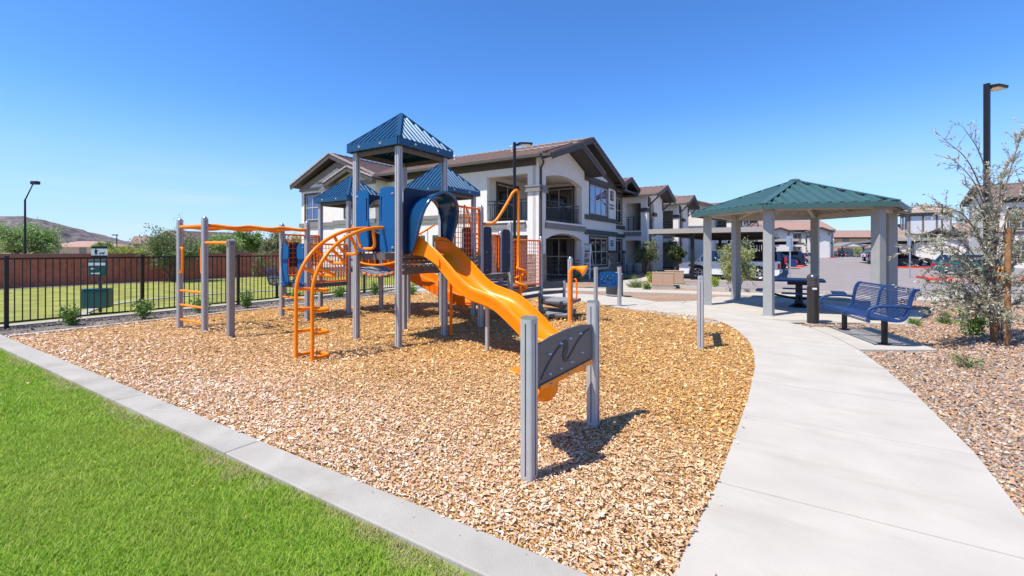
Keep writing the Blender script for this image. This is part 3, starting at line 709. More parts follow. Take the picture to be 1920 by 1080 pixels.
# ---- arched loop climber
climb = None
def loops():
    ys = (.315,.70); s0 = -1.33; rx = 1.30; z0 = .92; zt = 1.93
    def rail(t):                               # t = length along the rail
        if t < z0: return Vector((s0,0,t)), Vector((1,0,0))
        a = min((t-z0)/1.78,1)*math.pi/2; return Vector((s0+rx*(1-math.cos(a)),0,z0+(zt-z0)*math.sin(a))), Vector((math.cos(a),0,-math.sin(a)))
    par = None
    for y in ys:
        pts = [rail(-.1+2.80*i/46)[0]+Vector((0,y,0)) for i in range(47)]; pts[0].z=-.1
        m = MB(); m.tube(pts, .027, 10); o = m.build('climber_rail', M_orange_t, play, smooth=60); par = par or o
    for k, t in enumerate([.03,.37,.69,1.0,1.36,1.72,2.09,2.50]):
        p, n = rail(t); d = .30 if k < 4 else .34
        q = []; yc = sum(ys)/2; hw = (ys[1]-ys[0])/2
        for f, w in ((0,1),(.35,1),(.7,.98),(.88,.85),(.98,.55),(1.0,0),(.98,-.55),(.88,-.85),(.7,-.98),(.35,-1),(0,-1)): q.append(p+n*d*f+Vector((0,yc+hw*w,0)))
        m = MB(); m.tube(smooth_path(q,3), .024, 8); m.build('climber_loop', M_orange_t, play, smooth=60)
loops()
# ---- wire grid barriers
def grid(p, q, z0, z1, nv, nh, m=M_orange_r, parent=play, rr=.02):
    p = Vector((*p,0)); q = Vector((*q,0)); d = (q-p).normalized(); a = p+d*.075; b = q-d*.075
    f = MB(); pa = [a+Vector((0,0,z0)), b+Vector((0,0,z0)), b+Vector((0,0,z1)), a+Vector((0,0,z1))]
    f.tube([pa[0],pa[3]],rr,8); f.tube([pa[1],pa[2]],rr,8)
    f.tube([p+d*.05+Vector((0,0,z1)), q-d*.05+Vector((0,0,z1))], rr*1.05, 8); f.tube([p+d*.05+Vector((0,0,z0)), q-d*.05+Vector((0,0,z0))], rr*1.05, 8)
    o = f.build('barrier', m, parent, smooth=60)
    w = MB()
    for i in range(1,nv): c = a.lerp(b,i/nv); w.bar(c+Vector((0,0,z0)),c+Vector((0,0,z1)),.010,.010)
    for i in range(1,nh): z = z0+(z1-z0)*i/nh; w.bar(a+Vector((0,0,z)),b+Vector((0,0,z)),.010,.010)
    stuff(w.build('wire_grid', m, o)); return o
grid((1.13,0),(2.26,0),1.40,2.40,12,10); grid((3.39,0),(4.85,0),.72,1.80,13,12)
grid(M5,N2,.83,1.70,12,9); grid(M4,N1,.95,1.93,9,9); grid((3.39,1.03),(4.55,1.03),.9,1.95,10,9); grid((2.26,1.03),(2.26,2.06),1.2,1.9,8,7) if False else None
m = MB(); m.tube([(1.20,-.10,-.1),(1.20,-.10,2.52)],.026,10); m.build('barrier_pole', M_orange_r, play, smooth=60)
m = MB(); m.plate(arc(1.20,2.50,.05,0,180,6)+[(1.15,2.15),(1.25,2.15)], [], -.12,-.09, lambda a,b,c:(a,c,b)); m.build('handle_plate', M_orange_r, play, smooth=50)
# ---- corkscrew climber with arched hand rail
hx, hy = 3.06, -.47
q = [(2.30,-.06,2.10),(2.42,-.12,2.10),(2.56,-.2,2.20),(2.78,-.33,2.58),(2.87,-.385,2.76),(2.94,-.43,2.83),(2.985,-.455,2.80),(2.99,-.46,2.68),(2.99,-.46,2.4),(2.99,-.46,1.25)]
pts = smooth_path(q,6)
for i in range(50):
    a = math.pi+2*math.pi*2.3*i/49; pts.append(Vector((hx+.13*math.cos(a)*1.0, hy+.13*math.sin(a), 1.18-.72*i/49)))
m = MB(); m.tube(pts,.031,10); m.build('corkscrew_rail', M_orange_t, play, smooth=60)
m = MB(); m.tube([(hx,hy,-.1),(hx,hy,1.12)],.032,10); m.build('corkscrew_pole', M_orange_t, play, smooth=60)
# dark panels at that entry and at the far entries
panel_y(-.03,2.33,2.60,1.06,2.05,M_navy,(2.545,2.572,1.6,1.95)); panel_y(-.03,3.02,3.33,1.06,2.02,M_navy,(3.05,3.077,1.6,1.95))
for x in (2.40,3.26):
    for z in (1.14,1.52): bolt_at((x,-.042,z),(0,-1,0),play,.016)
panel_y(1.06,2.62,3.32,1.2,1.62,M_navy,name='back_panel',r=.04)
panel_x(3.42,1.09,1.40,1.17,2.12,M_navy,(1.355,1.38,1.6,2.0)); panel_x(3.42,1.70,2.0,1.17,2.12,M_navy,(1.72,1.745,1.6,2.0))
m = MB(); m.tube(smooth_path([(3.40,1.10,2.05),(3.46,1.18,2.2),(3.55,1.35,2.55),(3.58,1.42,2.62),(3.58,1.46,2.55),(3.58,1.46,1.2),(3.58,1.46,-.05)],6),.02,8); m.build('hand_rail', M_orange_t, play, smooth=60)
panel_x(3.09,3.90,4.20,1.14,2.12,M_navy,(4.15,4.17,1.6,2.0)); panel_x(3.09,4.58,4.89,1.14,2.12,M_navy,(4.61,4.63,1.6,2.0))
# blue panels at the low deck entry on the left, behind the horizontal ladder
def notch_panel(y0,y1,x,inner):
    s = 1 if inner > 0 else -1
    a, b = (y0, y1)
    pts = [(a,.73),(b,.73),(b,1.71),(a,1.71)]
    if s > 0: pts = [(a,.75),(b-.09,.73),(b,.80),(b,.95),(b-.03,1.0),(b-.03,1.35),(b,1.42),(b,1.62),(b-.06,1.71),(a,1.71)]
    else: pts = [(b,.75),(b,1.71),(a+.06,1.71),(a,1.62),(a,1.42),(a+.03,1.35),(a+.03,1.0),(a,.95),(a,.80),(a+.09,.73)]
    m = MB(); m.plate(pts, [], x-.012, x+.012, lambda a,b,c:(c,a,b)); m.build('side_panel', M_blue, play, smooth=40)
notch_panel(3.84,4.10,.845,1); notch_panel(4.43,4.71,.845,-1)
panel_y(4.83,1.05,1.35,1.15,1.75,M_navy,r=.03,name='back_panel')
for y in (3.86,4.69):
    for z in (.82,1.62): bolt_at((.83,y,z),(-1,0,0),play,.016)
# ---- sagging belt bridge between the two roofed decks
def bridge():
    V=[];F=[]; n=14
    def zz(t): return 1.14-.17*math.sin(math.pi*t)
    for i in range(n+1):
        t=i/n; y=2.10+(3.80-2.10)*t; z=zz(t)
        V += [(2.12,y,z),(3.02+.1,y,z),(3.12,y,z-.025),(2.12,y,z-.025)]
    for i in range(n):
        for j in range(4): F.append((i*4+j,i*4+(j+1)%4,(i+1)*4+(j+1)%4,(i+1)*4+j))
    F += [(0,1,2,3),(n*4+3,n*4+2,n*4+1,n*4)]
    br = MB().add(V,F).build('bridge_deck', M_deck, play, smooth=40)
    for k in range(1,5):
        x = 2.12+k*.2; m = MB(); m.tube([(x,2.10+1.70*i/n,zz(i/n)+.003) for i in range(n+1)],.006,5); m.build('belt_seam', M_slate_d, br)
    for x in (2.10,3.14):
        for k in range(9):
            t=(k+.5)/9; m=MB(); m.cbox((x,2.10+1.70*t,zz(t)-.012),.07,.075,.05); m.build('clip', M_orange_t, br, bevel=.01)
    for x in (2.08,3.16):
        top=[(x,2.06+1.78*i/n,2.19-.28*math.sin(math.pi*i/n)) for i in range(n+1)]; bot=[(x,2.06+1.78*i/n,1.34-.13*math.sin(math.pi*i/n)) for i in range(n+1)]
        m=MB(); m.tube(top,.024,8); m.tube(bot,.024,8); rl=m.build('bridge_rail', M_orange_t, br, smooth=60)
        for k in range(1,8):
            t=k/8; m=MB(); m.tube([(x,2.06+1.78*t,1.34-.13*math.sin(math.pi*t)),(x,2.06+1.78*t,2.19-.28*math.sin(math.pi*t))],.011,6); m.build('baluster', M_orange_t, rl, smooth=60)
bridge()
# ---- second slide, curving away behind the bridge
def loc(w):                                    # world -> local
    d = Vector((w[0]-A0.x, w[1]-A0.y)); return Vector((UX*d.x+UY*d.y, -UY*d.x+UX*d.y, w[2]))
pts = smooth_path([loc(p) for p in [(-3.95,12.05,1.10),(-3.62,12.6,1.04),(-3.1,12.85,.86),(-2.45,12.55,.62),(-1.75,12.0,.36),(-1.3,11.62,.2),(-1.02,11.4,.17)]],5)
pth = []
for i,p in enumerate(pts):
    t = (pts[min(i+1,len(pts)-1)]-pts[max(i-1,0)]); sd = Vector((t.y,-t.x,0)).normalized(); f=i/(len(pts)-1)
    pth.append((p,sd,.36-.12*f))
s2 = trough('curved_slide', pth, .28, .3, M_orange_r, play)
w = MB(); w.box(3.08,3.12,3.95,4.15,1.1,1.75); w.box(3.08,3.12,4.65,4.85,1.1,1.75); w.build('slide_cheek', M_orange_r, s2)
m=MB(); a=loc((-1.6,11.85,0)); m.cyl((a.x,a.y,-.1),(a.x,a.y,.33),.03); m.build('slide_support', M_post, s2, smooth=40)
# ---- horizontal ladder on the left
for (a,b) in ((M2p,M5),(M1p,M4)):
    q=[]
    for i in range(25):
        t=i/24; q.append((a[0]+(b[0]-a[0])*t, a[1]+(b[1]-a[1])*t+.05*math.sin(t*math.pi*6), 2.02+.018*math.sin(t*math.pi*6)))
    m=MB(); m.tube(q,.036,9); m.build('overhead_rail', M_orange_t, play, smooth=60)
for k in range(7):
    t=(k+.5)/7; p=Vector((*M2p,2.02)).lerp(Vector((*M5,2.02)),t); q=Vector((*M1p,2.02)).lerp(Vector((*M4,2.02)),t)
    m=MB(); m.tube([p,q],.024,8); m.build('overhead_rung', M_orange_t, play, smooth=60)
for z in (.15,.45,.74):
    m=MB(); m.tube([(*M1p,z),(*M2p,z)],.025,8); m.build('rung', M_orange_t, play, smooth=60)
m=MB(); m.tube([(*M1p,2.03),(*M2p,2.03)],.036,8); m.build('end_rail', M_orange_t, play, smooth=60)
for z in (.19,.47):
    m=MB(); m.tube([(*M5,z),(*M4,z)],.023,8); m.build('rung', M_orange_t, play, smooth=60)
m=MB(); m.tube([(*M2p,1.70),(*M3p,1.69)],.03,8); m.build('chinning_bar', M_orange_t, play, smooth=60)
for y,s in ((M1p[1],-1),(M2p[1],1)):
    q=[(-1.03,y+s*.03,1.60),(-1.03,y+s*.10,1.60),(-1.03,y+s*.125,1.55),(-1.03,y+s*.125,1.2),(-1.03,y+s*.10,1.12),(-1.03,y+s*.03,1.10)]
    m=MB(); m.tube(smooth_path(q,4),.026,8); m.build('grab_handle', M_orange_t, play, smooth=60)
# ---- transfer steps at the right end
def step(pts, z, h=.075):
    m=MB(); m.plate(pts, [], z-h, z); o=m.build('transfer_step', M_deck, play, bevel=.006)
    e=MB(); e.plate([((p[0]-4.4)*1.012+4.4,(p[1]+.55)*1.012-.55) for p in pts], [], z-h+.01, z-.025); e.build('step_edge', M_slate, o)
    for p,q in zip(pts, pts[1:]+pts[:1]):
        d=Vector((q[0]-p[0],q[1]-p[1],0)); nn=Vector((d.y,-d.x,0)).normalized()
        for t in (.2,.8):
            if d.length>.5: bolt_at((p[0]+d.x*t+nn.x*.008,p[1]+d.y*t+nn.y*.008,z-h/2),nn,o,.012)
step([(4.80,-.08),(3.75,-.75),(3.90,-1.17),(4.80,-1.0)],.13); step([(4.84,-.06),(4.05,-.55),(3.98,-1.19),(4.95,-1.05)],.40)
for z in (.24,.30): 
    m=MB(); m.bar((4.80,-.05,z),(4.0,-1.15,z),.03,.05); m.build('step_beam', M_slate, play)
post(5.6,-.30,.74,w=.07)
for z in (.47,.62,.70):
    m=MB(); m.bar((4.86,-.02,z),(5.6,-.28,z),.03,.085); m.build('step_beam', M_slate, play)
m=MB(); m.bar((3.45,-.02,.60),(4.8,-.02,.60),.03,.10); m.bar((3.45,-.02,.44),(4.8,-.02,.44),.03,.085); m.build('step_beam', M_slate, play)
# talking tube with a flared horn, and its grab handle
q=smooth_path([(3.86,-1.27,-.05),(3.86,-1.27,.5),(3.86,-1.27,1.0),(3.865,-1.28,1.10),(3.88,-1.33,1.165),(3.90,-1.42,1.16)],6)
m=MB(); m.tube(q,.042,12); m.tube([(3.90,-1.40,1.165),(3.905,-1.5,1.15),(3.91,-1.56,1.13),(3.915,-1.60,1.11)],.045,14,r2=.13); m.build('talking_tube', M_orange_t, play, smooth=60)
m=MB(); q=smooth_path([(3.93,-1.28,.92),(3.93,-1.36,.92),(3.93,-1.39,.86),(3.93,-1.39,.56),(3.93,-1.36,.48),(3.93,-1.28,.46)],4); m.tube(q,.019,8); m.build('grab_handle', M_orange_r, play, smooth=60)
# ---- free-standing activity panels
def activity(name, label, p, q, z0, z1, m, style, group):
    p=Vector((*p,0)); q=Vector((*q,0)); d=(q-p); W=d.length
    t=thing(name,label,'activity panel',p,math.atan2(d.y,d.x),group)
    for x in (0,W): post(x,0,1.085,parent=t)
    for x in (0,W): pass
    top=[(W-.055,z1-.0),(W*.75,z1+.03),(W*.5,z1+.035),(W*.25,z1+.02),(.055,z1-.01)]
    poly=[(.055,z0),(W-.055,z0)]+top
    b=MB(); b.plate(poly, [], -.018,.0, lambda a,b,c:(a,c,b)); pn=b.build('panel',m,t,smooth=40,bevel=.005)
    return t,pn,W
F1=(.117,3.06); F2=(.725,4.006)
t,pn,W=activity('activity_panel','slate grey wave panel with orange chute between the two nearest grey posts',F1,F2,.58,.90,M_slate,0,'free-standing play panels')
for dz,sx in ((0,0),(0,0)): pass
sw=[(.13,.64),(.2,.70),(.30,.765),(.42,.82),(.50,.835),(.535,.82),(.53,.78),(.50,.735),(.515,.70),(.56,.70),(.64,.74),(.74,.80),(.86,.85),(1.0,.87)]
sw=smooth_path([(a,b,0) for a,b in sw],4); V=[];F=[]
for i,p in enumerate(sw):
    tt=(sw[min(i+1,len(sw)-1)]-sw[max(i-1,0)]).normalized(); nn=Vector((-tt.y,tt.x,0)); f=i/(len(sw)-1); w=.009+.030*math.exp(-((f-.45)/.13)**2)
    a=p+nn*w; b=p-nn*w; V+=[(a.x,-.0185,a.y),(b.x,-.0185,b.y),(a.x,-.0225,a.y),(b.x,-.0225,b.y)]
for i in range(len(sw)-1): F+=[(i*4+2,i*4+3,i*4+7,i*4+6),(i*4,i*4+2,i*4+6,i*4+4),(i*4+3,i*4+1,i*4+5,i*4+7)]
MB().add(V,F).build('wave_groove',M_slate_d,pn)
for x,z in ((.25,.80),(.43,.845),(.60,.855),(.79,.865),(.25,.655),(.43,.655),(.62,.665),(.82,.70)): bolt_at((x,-.018,z),(0,-1,0),pn,.013)
o_=MB(); o_.box(.10,W-.09,-.034,-.019,.565,.605); fl=o_.build('chute_flange',M_orange,t,bevel=.004)
for x in (.25,.55,.85): bolt_at((x,-.034,.585),(0,-1,0),fl,.009)
V=[];F=[]; nx=16; nyy=9                      # moulded scoop with two lobes behind the panel
for i in range(nx+1):
    a=i/nx; x=.14+(W-.30)*a
    lobe=.40*(.72+.28*abs(math.sin(2*math.pi*a)))*min(1,(.25+3*min(a,1-a)))
    for j in range(nyy+1):
        f=j/nyy; V.append((x, -.015+lobe*f, .575-.07*math.sin(math.pi*min(1,f*1.15))**.8+.03*f*f))
for i in range(nx):
    for j in range(nyy): F.append((i*(nyy+1)+j,(i+1)*(nyy+1)+j,(i+1)*(nyy+1)+j+1,i*(nyy+1)+j+1))
me=MB().add(V,F).mesh('scoop',M_orange,smooth=60); so=link('scoop',me,fl); md=so.modifiers.new('thick','SOLIDIFY'); md.thickness=.012
m=MB(); m.lathe((.40,.14,.40),[(.02,0),(.10,.012),(.14,.07),(.15,.15)],18); m.build('cup',M_orange,fl,smooth=50)
Q1=(2.99,7.11); Q2=(3.42,8.13)
activity('activity_panel','slate panel seen edge-on between grey posts beside the curving path',Q1,Q2,.58,.90,M_slate,0,'free-standing play panels')
B1=(2.32,12.4); B2=(3.0,12.52)
t,pn,W=activity('activity_panel','small blue panel with white dots in front of the dark litter bin',B1,B2,.54,.93,M_blue,0,'free-standing play panels')
for x,z in ((.18,.82),(.33,.84),(.42,.78),(.50,.86),(.24,.70),(.16,.76)): bolt_at((x,-.019,z),(0,-1,0),pn,.017)
for (x0,z0) in ((.15,.70),(.32,.78),(.47,.66)):
    m=MB(); m.box(x0,x0+.08,-.022,-.019,z0-.05,z0-.035); m.box(x0+.09,x0+.105,-.022,-.019,z0-.06,z0+.06); m.box(x0,x0+.012,-.022,-.019,z0-.03,z0+.02); m.build('groove',M_navy,pn)
# ------------------------------------------------------------------ picnic shelter
shel = thing('picnic_shelter', 'hexagonal picnic shelter with green ribbed metal roof on six grey posts', 'picnic shelter', (GZ[0],GZ[1],0), R(164))
def hx(k, r, z): a = R(60*k); return Vector((r*math.cos(a), r*math.sin(a), z))
for k in range(6):
    w = .2; mb = MB(); p = hx(k,2.2,0); a = R(60*k); ca, sa = math.cos(a), math.sin(a)
    o = [(p.x+x*ca-y*sa, p.y+x*sa+y*ca) for x,y in rrect(-w/2,w/2,-w/2,w/2,.012,2)]
    mb.plate(o, [], -.02, 2.56); po = mb.build('post', M_gpost, shel)
    b = MB(); o2 = [(p.x+x*ca-y*sa, p.y+x*sa+y*ca) for x,y in rrect(-.14,.14,-.14,.14,.01,2)]; b.plate(o2, [], .004, .022); b.build('base_plate', M_gpost, po)
    q = hx(k+1,2.2,0); m = MB(); d = (q-p).normalized()*.1
    m.bar(p+d+Vector((0,0,2.575)), q-d+Vector((0,0,2.575)), .11, .13); m.build('eave_beam', M_cream, shel)
    m = MB(); m.bar(hx(k,2.16,2.575), hx(k,.12,3.23), .10, .12); m.build('hip_rafter', M_cream, shel)
    m = MB(); m.bar(hx(k,2.21,2.58), hx(k,2.6,2.53), .07, .06); m.build('outrigger', M_cream, shel)
    mid = (hx(k,2.2,2.60)+hx(k+1,2.2,2.60))/2
    m = MB(); m.bar(mid+Vector((0,0,.06)), hx(k+.5,.2,3.22), .06, .07); m.build('purlin', M_cream, shel)
cor = [hx(k,2.62,2.60) for k in range(6)]
for mb, um in ribbed_roof(cor, (0,0,3.42), .24, .05, under=True):
    o = mb.build('roof_panel', M_green, shel, fix=False); um.build('soffit_panel', M_cream, o, fix=False)
for k in range(6):
    p, q = cor[k], cor[(k+1)%6]
    m = MB(); m.bar(p+Vector((0,0,-.03)), q+Vector((0,0,-.03)), .03, .11); m.build('fascia', M_green, shel)
    m = MB(); m.bar(p+Vector((0,0,.045)), Vector((0,0,3.475)), .15, .018); m.build('hip_cap', M_green, shel)
m = MB(); m.lathe((0,0,3.45), [(.16,0),(.12,.04),(.02,.06)], 6); m.build('roof_cap', M_green, shel)
# picnic table with four attached seats
tb = thing('picnic_table', 'dark blue picnic table on one black pedestal in the shelter shade', 'picnic table', (7.88,12.3,.008), R(58))
m = MB(); m.plate(rrect(-.58,.58,-.58,.58,.09,4), [], .735, .765); tt = m.build('tabletop', M_bench, tb, bevel=.008)
m = MB(); m.plate(rrect(-.585,.585,-.585,.585,.09,4), [rrect(-.55,.55,-.55,.55,.07,4)[::-1]], .715, .733); m.build('table_rim', M_bench, tt)
m = MB(); m.cbox((0,0,.66),.55,.55,.09); m.build('table_bracket', M_black, tb)
m = MB(); m.lathe((0,0,0), [(.26,0),(.26,.02),(.12,.10),(.085,.2),(.085,.62)], 16); m.build('pedestal', M_black, tb, smooth=40)
for k in range(4):
    a = R(90*k); c, s = math.cos(a), math.sin(a)
    m = MB(); m.tube(smooth_path([(c*.06,s*.06,.22),(c*.5,s*.5,.30),(c*.85,s*.85,.40)],4), .032, 8); m.build('seat_arm', M_black, tb, smooth=50)
    m = MB(); m.plate([(c*(.88+y)-s*x, s*(.88+y)+c*x) for x,y in rrect(-.40,.40,-.15,.15,.04,3)], [], .415, .445); st = m.build('seat', M_bench, tb, bevel=.006)
# ------------------------------------------------------------------ bench
def make_bench(name, label, loc, rz, L=1.9):
    t = thing(name, label, 'bench', loc, rz)                 # local x along the bench, local +y towards its back
    prof = smooth_path([(0,-.31,.385),(0,-.325,.42),(0,-.29,.452),(0,-.2,.45),(0,-.05,.425),(0,.08,.42),(0,.16,.45),(0,.21,.53),(0,.235,.64),(0,.255,.76),(0,.285,.86),(0,.325,.915),(0,.37,.925)],4)
    rod = MB(); rod.tube([(-L/2+.05,0,0),(L/2-.05,0,0)],   .009, 6); me = rod.mesh('rod', M_bench, smooth=60)
    acc = 0; last = prof[0]; pts = [prof[0]]
    for p in prof[1:]:
        acc += (p-last).length; last = p
        if acc > .021: pts.append(p); acc = 0
    for p in pts: link('rod', me, t, p)
    for x in (-L/2+.03, -.0, L/2-.03):
        m = MB(); V=[]; F=[]
        for i, p in enumerate(prof):
            tg = (prof[min(i+1,len(prof)-1)]-prof[max(i-1,0)]).normalized(); nn = Vector((0,-tg.z,tg.y)); w = .028 if abs(x) > .1 else .015
            hw = .035 if abs(x) > .1 else .03
            for sx, sn in ((-hw,w*.5),(hw,w*.5),(hw,-w*.7),(-hw,-w*.7)): V.append((x+sx, p.y+nn.y*sn, p.z+nn.z*sn))
        for i in range(len(prof)-1):
            for j in range(4): F.append((i*4+j,i*4+(j+1)%4,(i+1)*4+(j+1)%4,(i+1)*4+j))
        F += [(3,2,1,0), tuple(len(V)-4+j for j in range(4))]
        m.add(V,F).build('end_frame' if abs(x) > .1 else 'middle_rib', M_bench, t, smooth=50)
    for x in (-L/2+.01, L/2-.01):
        q = smooth_path([(x,-.27,.44),(x,-.33,.52),(x,-.30,.60),(x,-.18,.645),(x,.02,.655),(x,.18,.645),(x,.24,.64)],5)
        m = MB(); m.tube(q, .026, 8); m.build('armrest', M_bench, t, smooth=60)
    for x in (-.72,.72):
        m = MB(); m.cyl((x,.0,-.05),(x,.0,.41),.045,n=14); lg = m.build('leg', M_black, t, smooth=40)
        m = MB(); m.bar((x,-.2,.41),(x,.17,.41),.06,.03); m.build('seat_bracket', M_black, lg)
        m = MB(); m.lathe((x,0,.004), [(.09,0),(.09,.012),(.05,.02)], 14); m.build('base_flange', M_black, lg)
    return t
ang = math.atan2(.966,.26)
make_bench('bench', 'blue metal rod bench on a concrete pad beside the near path', (6.31,8.06,.006), ang+math.pi)
make_bench('bench', 'blue bench on the dog park lawn behind the black fence', (-8.05,15.6,0), R(58)+R(90)+R(-40), 1.8)
# ------------------------------------------------------------------ bollard light
bl = thing('bollard_light', 'dark bronze domed bollard light with small white sticker', 'bollard light', (6.43,9.57,-.02))
m = MB(); m.lathe((0,0,0), [(.165,0),(.165,.02),(.115,.022)], 22); m.build('concrete_footing', M_curb, bl, smooth=30)
m = MB(); m.lathe((0,0,.02), [(.112,0),(.112,.78),(.105,.785)], 22); m.build('shaft', mat('dark_bronze_paint',(.045,.04,.038),.4,.4,.06,8), bl, smooth=30)
m = MB(); m.lathe((0,0,.806), [(.10,0),(.10,.17)], 22); hd_ = m.build('lens', mat('smoky_lens',(.09,.08,.08),.15,.1,.05), bl, smooth=30)
for k in range(5): m = MB(); m.lathe((0,0,.82+.032*k), [(.094,0),(.112,.004),(.112,.010),(.094,.014)], 22); m.build('louvre', M_deckd, hd_, smooth=30)
m = MB(); m.lathe((0,0,.978), [(.114,0),(.114,.03),(.10,.065),(.07,.09),(.03,.103),(.002,.106)], 22); m.build('dome_cap', M_steel if False else mat('bronze_cap',(.11,.11,.115),.25,.6,.05,8), bl, smooth=60)
m = MB(); m.add([(-.075,-.0925,.745),(.005,-.119,.745),(.005,-.119,.785),(-.075,-.0925,.785)],[(0,1,2,3)]); m.build('sticker', M_white, bl)
# ------------------------------------------------------------------ lamp posts
def lamp(name, label, x, y, h, rz, heads=1, group='black lamp posts'):
    t = thing(name, label, 'lamp post', (x,y,0), rz, group)
    m = MB(); m.plate(rrect(-.055,.055,-.055,.055,.01,2), [], 0, h); m.build('pole', M_black, t)
    m = MB(); m.lathe((0,0,-.02), [(.22,0),(.22,.16),(.2,.18)], 18); m.build('concrete_footing', M_curb, t, smooth=40)
    m = MB(); m.box(.066,.16,-.03,.03,h-.13,h-.05); m.build('arm', M_black, t)
    m = MB(); m.plate([(.12,-.05),(.20,-.16),(.62,-.17),(.70,-.12),(.70,.12),(.62,.17),(.20,.16),(.12,.05)], [], h-.075, h-.015); hd = m.build('lamp_head', M_black, t, bevel=.012)
    m = MB(); m.box(.25,.62,-.12,.12,h-.084,h-.076); m.build('led_lens', M_led, hd)
    return t
lamp('lamp_post','tall black lamp post behind the grey-leaved tree', 12.72,12.0,6.02,R(20))
lamp('lamp_post','tall black lamp post in front of the corner balcony', .1,17.5,5.78,R(8))
lamp('lamp_post','small black lamp post before the clubhouse tower', 45.6,47.5,6.5,R(200))
t = thing('street_lamp','tall street lamp with slanted arm beyond the red wall, left','street lamp',at(47,35))
m = MB(); m.cyl((0,0,0),(0,0,5.55),.085,.06,8); m.build('pole', M_black, t, smooth=50)
m = MB(); m.cyl((0,0,5.5),(.62,0,6.75),.045,.035,8); m.build('arm', M_black, t, smooth=50)
m = MB(); m.plate([(.5,-.12),(1.05,-.16),(1.05,.16),(.5,.12)], [], 6.72, 6.98); m.build('lamp_head', M_black, t, bevel=.03)
t = thing('street_lamp','short distant street lamp beside the beige gabled house','street lamp',at(219,78))
m = MB(); m.cyl((0,0,0),(0,0,4.2),.09,.07,8); m.build('pole', M_black, t); m = MB(); m.box(-.75,.12,-.15,.15,4.2,4.36); m.build('lamp_head', M_black, t)
# ------------------------------------------------------------------ dog park fence
FV = 13.5; t0 = 9.1*UY+(-10.28)*UX-2.24
fo = UV(t0, FV); fen = thing('metal_fence','low bronze picket fence along the edge of the dog park lawn','fence',fo,A58)
FL = 2.24*8
pm = MB().box(-.009,.009,-.009,.009,.09,1.385).mesh('picket', M_brownmetal)
n = int(FL/.112)
posts = [2.24*i for i in range(9)]
for i in range(1, n):
    x = FL*i/n
    if min(abs(x-p) for p in posts) < .05: continue
    link('picket', pm, fen, (x,0,0))
pom = MB(); pom.box(-.032,.032,-.032,.032,-.05,1.43); pom.box(-.036,.036,-.036,.036,1.431,1.445); pme = pom.mesh('fence_post', M_brownmetal)
for p in posts: link('fence_post', pme, fen, (p,0,0))
for i in range(8):
    a, b = posts[i]+.033, posts[i+1]-.033
    for z0, z1 in ((1.37,1.405),(.075,.11)):
        m = MB(); m.box(a,b,-.019,.019,z0,z1); m.build('rail', M_brownmetal, fen)
# ------------------------------------------------------------------ block wall
WV = 28.0; wo = UV(-6, WV); wall = thing('block_wall','long red brown block wall behind the dog park lawn','wall',wo,A58)
WL, WH = 62.0, 1.42
m = MB(); m.box(0,WL,.02,.19,-.1,WH-.13); m.build('wall_core', M_mortar, wall)
bm_ = MB().box(-.199,.199,-.01,.06,-.097,.097).mesh('block', M_brick); cnt = 0; rest = MB()
for r in range(7):
    x = -.2 if r%2 else 0
    while x < WL-.45:
        x0 = x+.21; z = .06+r*.2
        if 9 < x0 < 26.5 and z < WH-.13 and cnt < 300: link('block', bm_, wall, (x0+.0,.0,z-.0)); cnt += 1
        elif x0 > .2: rest.box(x0-.199,x0+.199,-.01,.06,z-.097,min(z+.097,WH-.131))
        x += .41
stuff(rest.build('block_courses', M_brick, wall))
for k in range(int(WL/1.2)):
    m = MB(); m.box(k*1.2+.004,k*1.2+1.196,-.03,.22,WH-.13,WH); m.build('cap_stone', M_cap, wall)
# ------------------------------------------------------------------ dog waste station
ds = thing('dog_waste_station','green dog waste station with sign, bag box and bin behind the fence','dog waste station',(-10.4,11.3,0),R(18))
m = MB(); m.cbox((0,.03,.83),.055,.055,1.66); m.build('pole', M_bin, ds)
m = MB(); m.plate([(-.27,.12),(.27,.12),(.27,.58),(-.27,.58)], [], -.22, -.0, lambda a,b,c:(a,c,b)); bn = m.build('bin', M_bin, ds, bevel=.02)
m = MB(); m.plate(rrect(-.28,.28,-.23,.01,.02,2), [], .585, .61); ld = m.build('bin_lid', mat('teal_bin_lid',(.03,.16,.15),.4,.1,.05), bn)
m = MB(); m.box(-.0,.2,-.18,-.06,.611,.616); m.build('lid_opening', M_black, ld)
m = MB(); m.box(-.18,.18,-.12,.0,.92,1.32); bx = m.build('bag_dispenser', M_bin, ds, bevel=.015)
m = MB(); m.box(-.17,.17,-.1225,-.1215,1.18,1.25); m.build('sticker', M_white, bx)
m = MB(); m.box(-.12,.08,-.1235,-.1215,.965,1.0); m.box(-.12,-.04,-.1235,-.1215,1.08,1.12); stuff(m.build('printed_marks', M_white, bx))
m = MB(); m.box(-.165,.165,-.012,.0,1.39,1.66); sg = m.build('sign', M_white, ds)
m = MB(); m.box(-.165,.165,-.0145,-.0125,1.605,1.66); m.build('sign_band', M_black, sg); m = MB(); m.box(-.165,.165,-.0145,-.0125,1.39,1.43); m.build('sign_band', M_black, sg)
m = MB(); m.plate([(-.10,1.45),(-.085,1.45),(-.075,1.50),(-.06,1.45),(-.045,1.45),(-.05,1.53),(-.03,1.545),(-.035,1.56),(-.06,1.565),(-.065,1.575),(-.085,1.575),(-.10,1.55),(-.095,1.50)], [], -.0145,-.0125, lambda a,b,c:(a,c,b))
m.plate(arc(-.072,1.588,.012,0,350,8), [], -.0145,-.0125, lambda a,b,c:(a,c,b)); m.build('person_pictogram', M_black, sg)
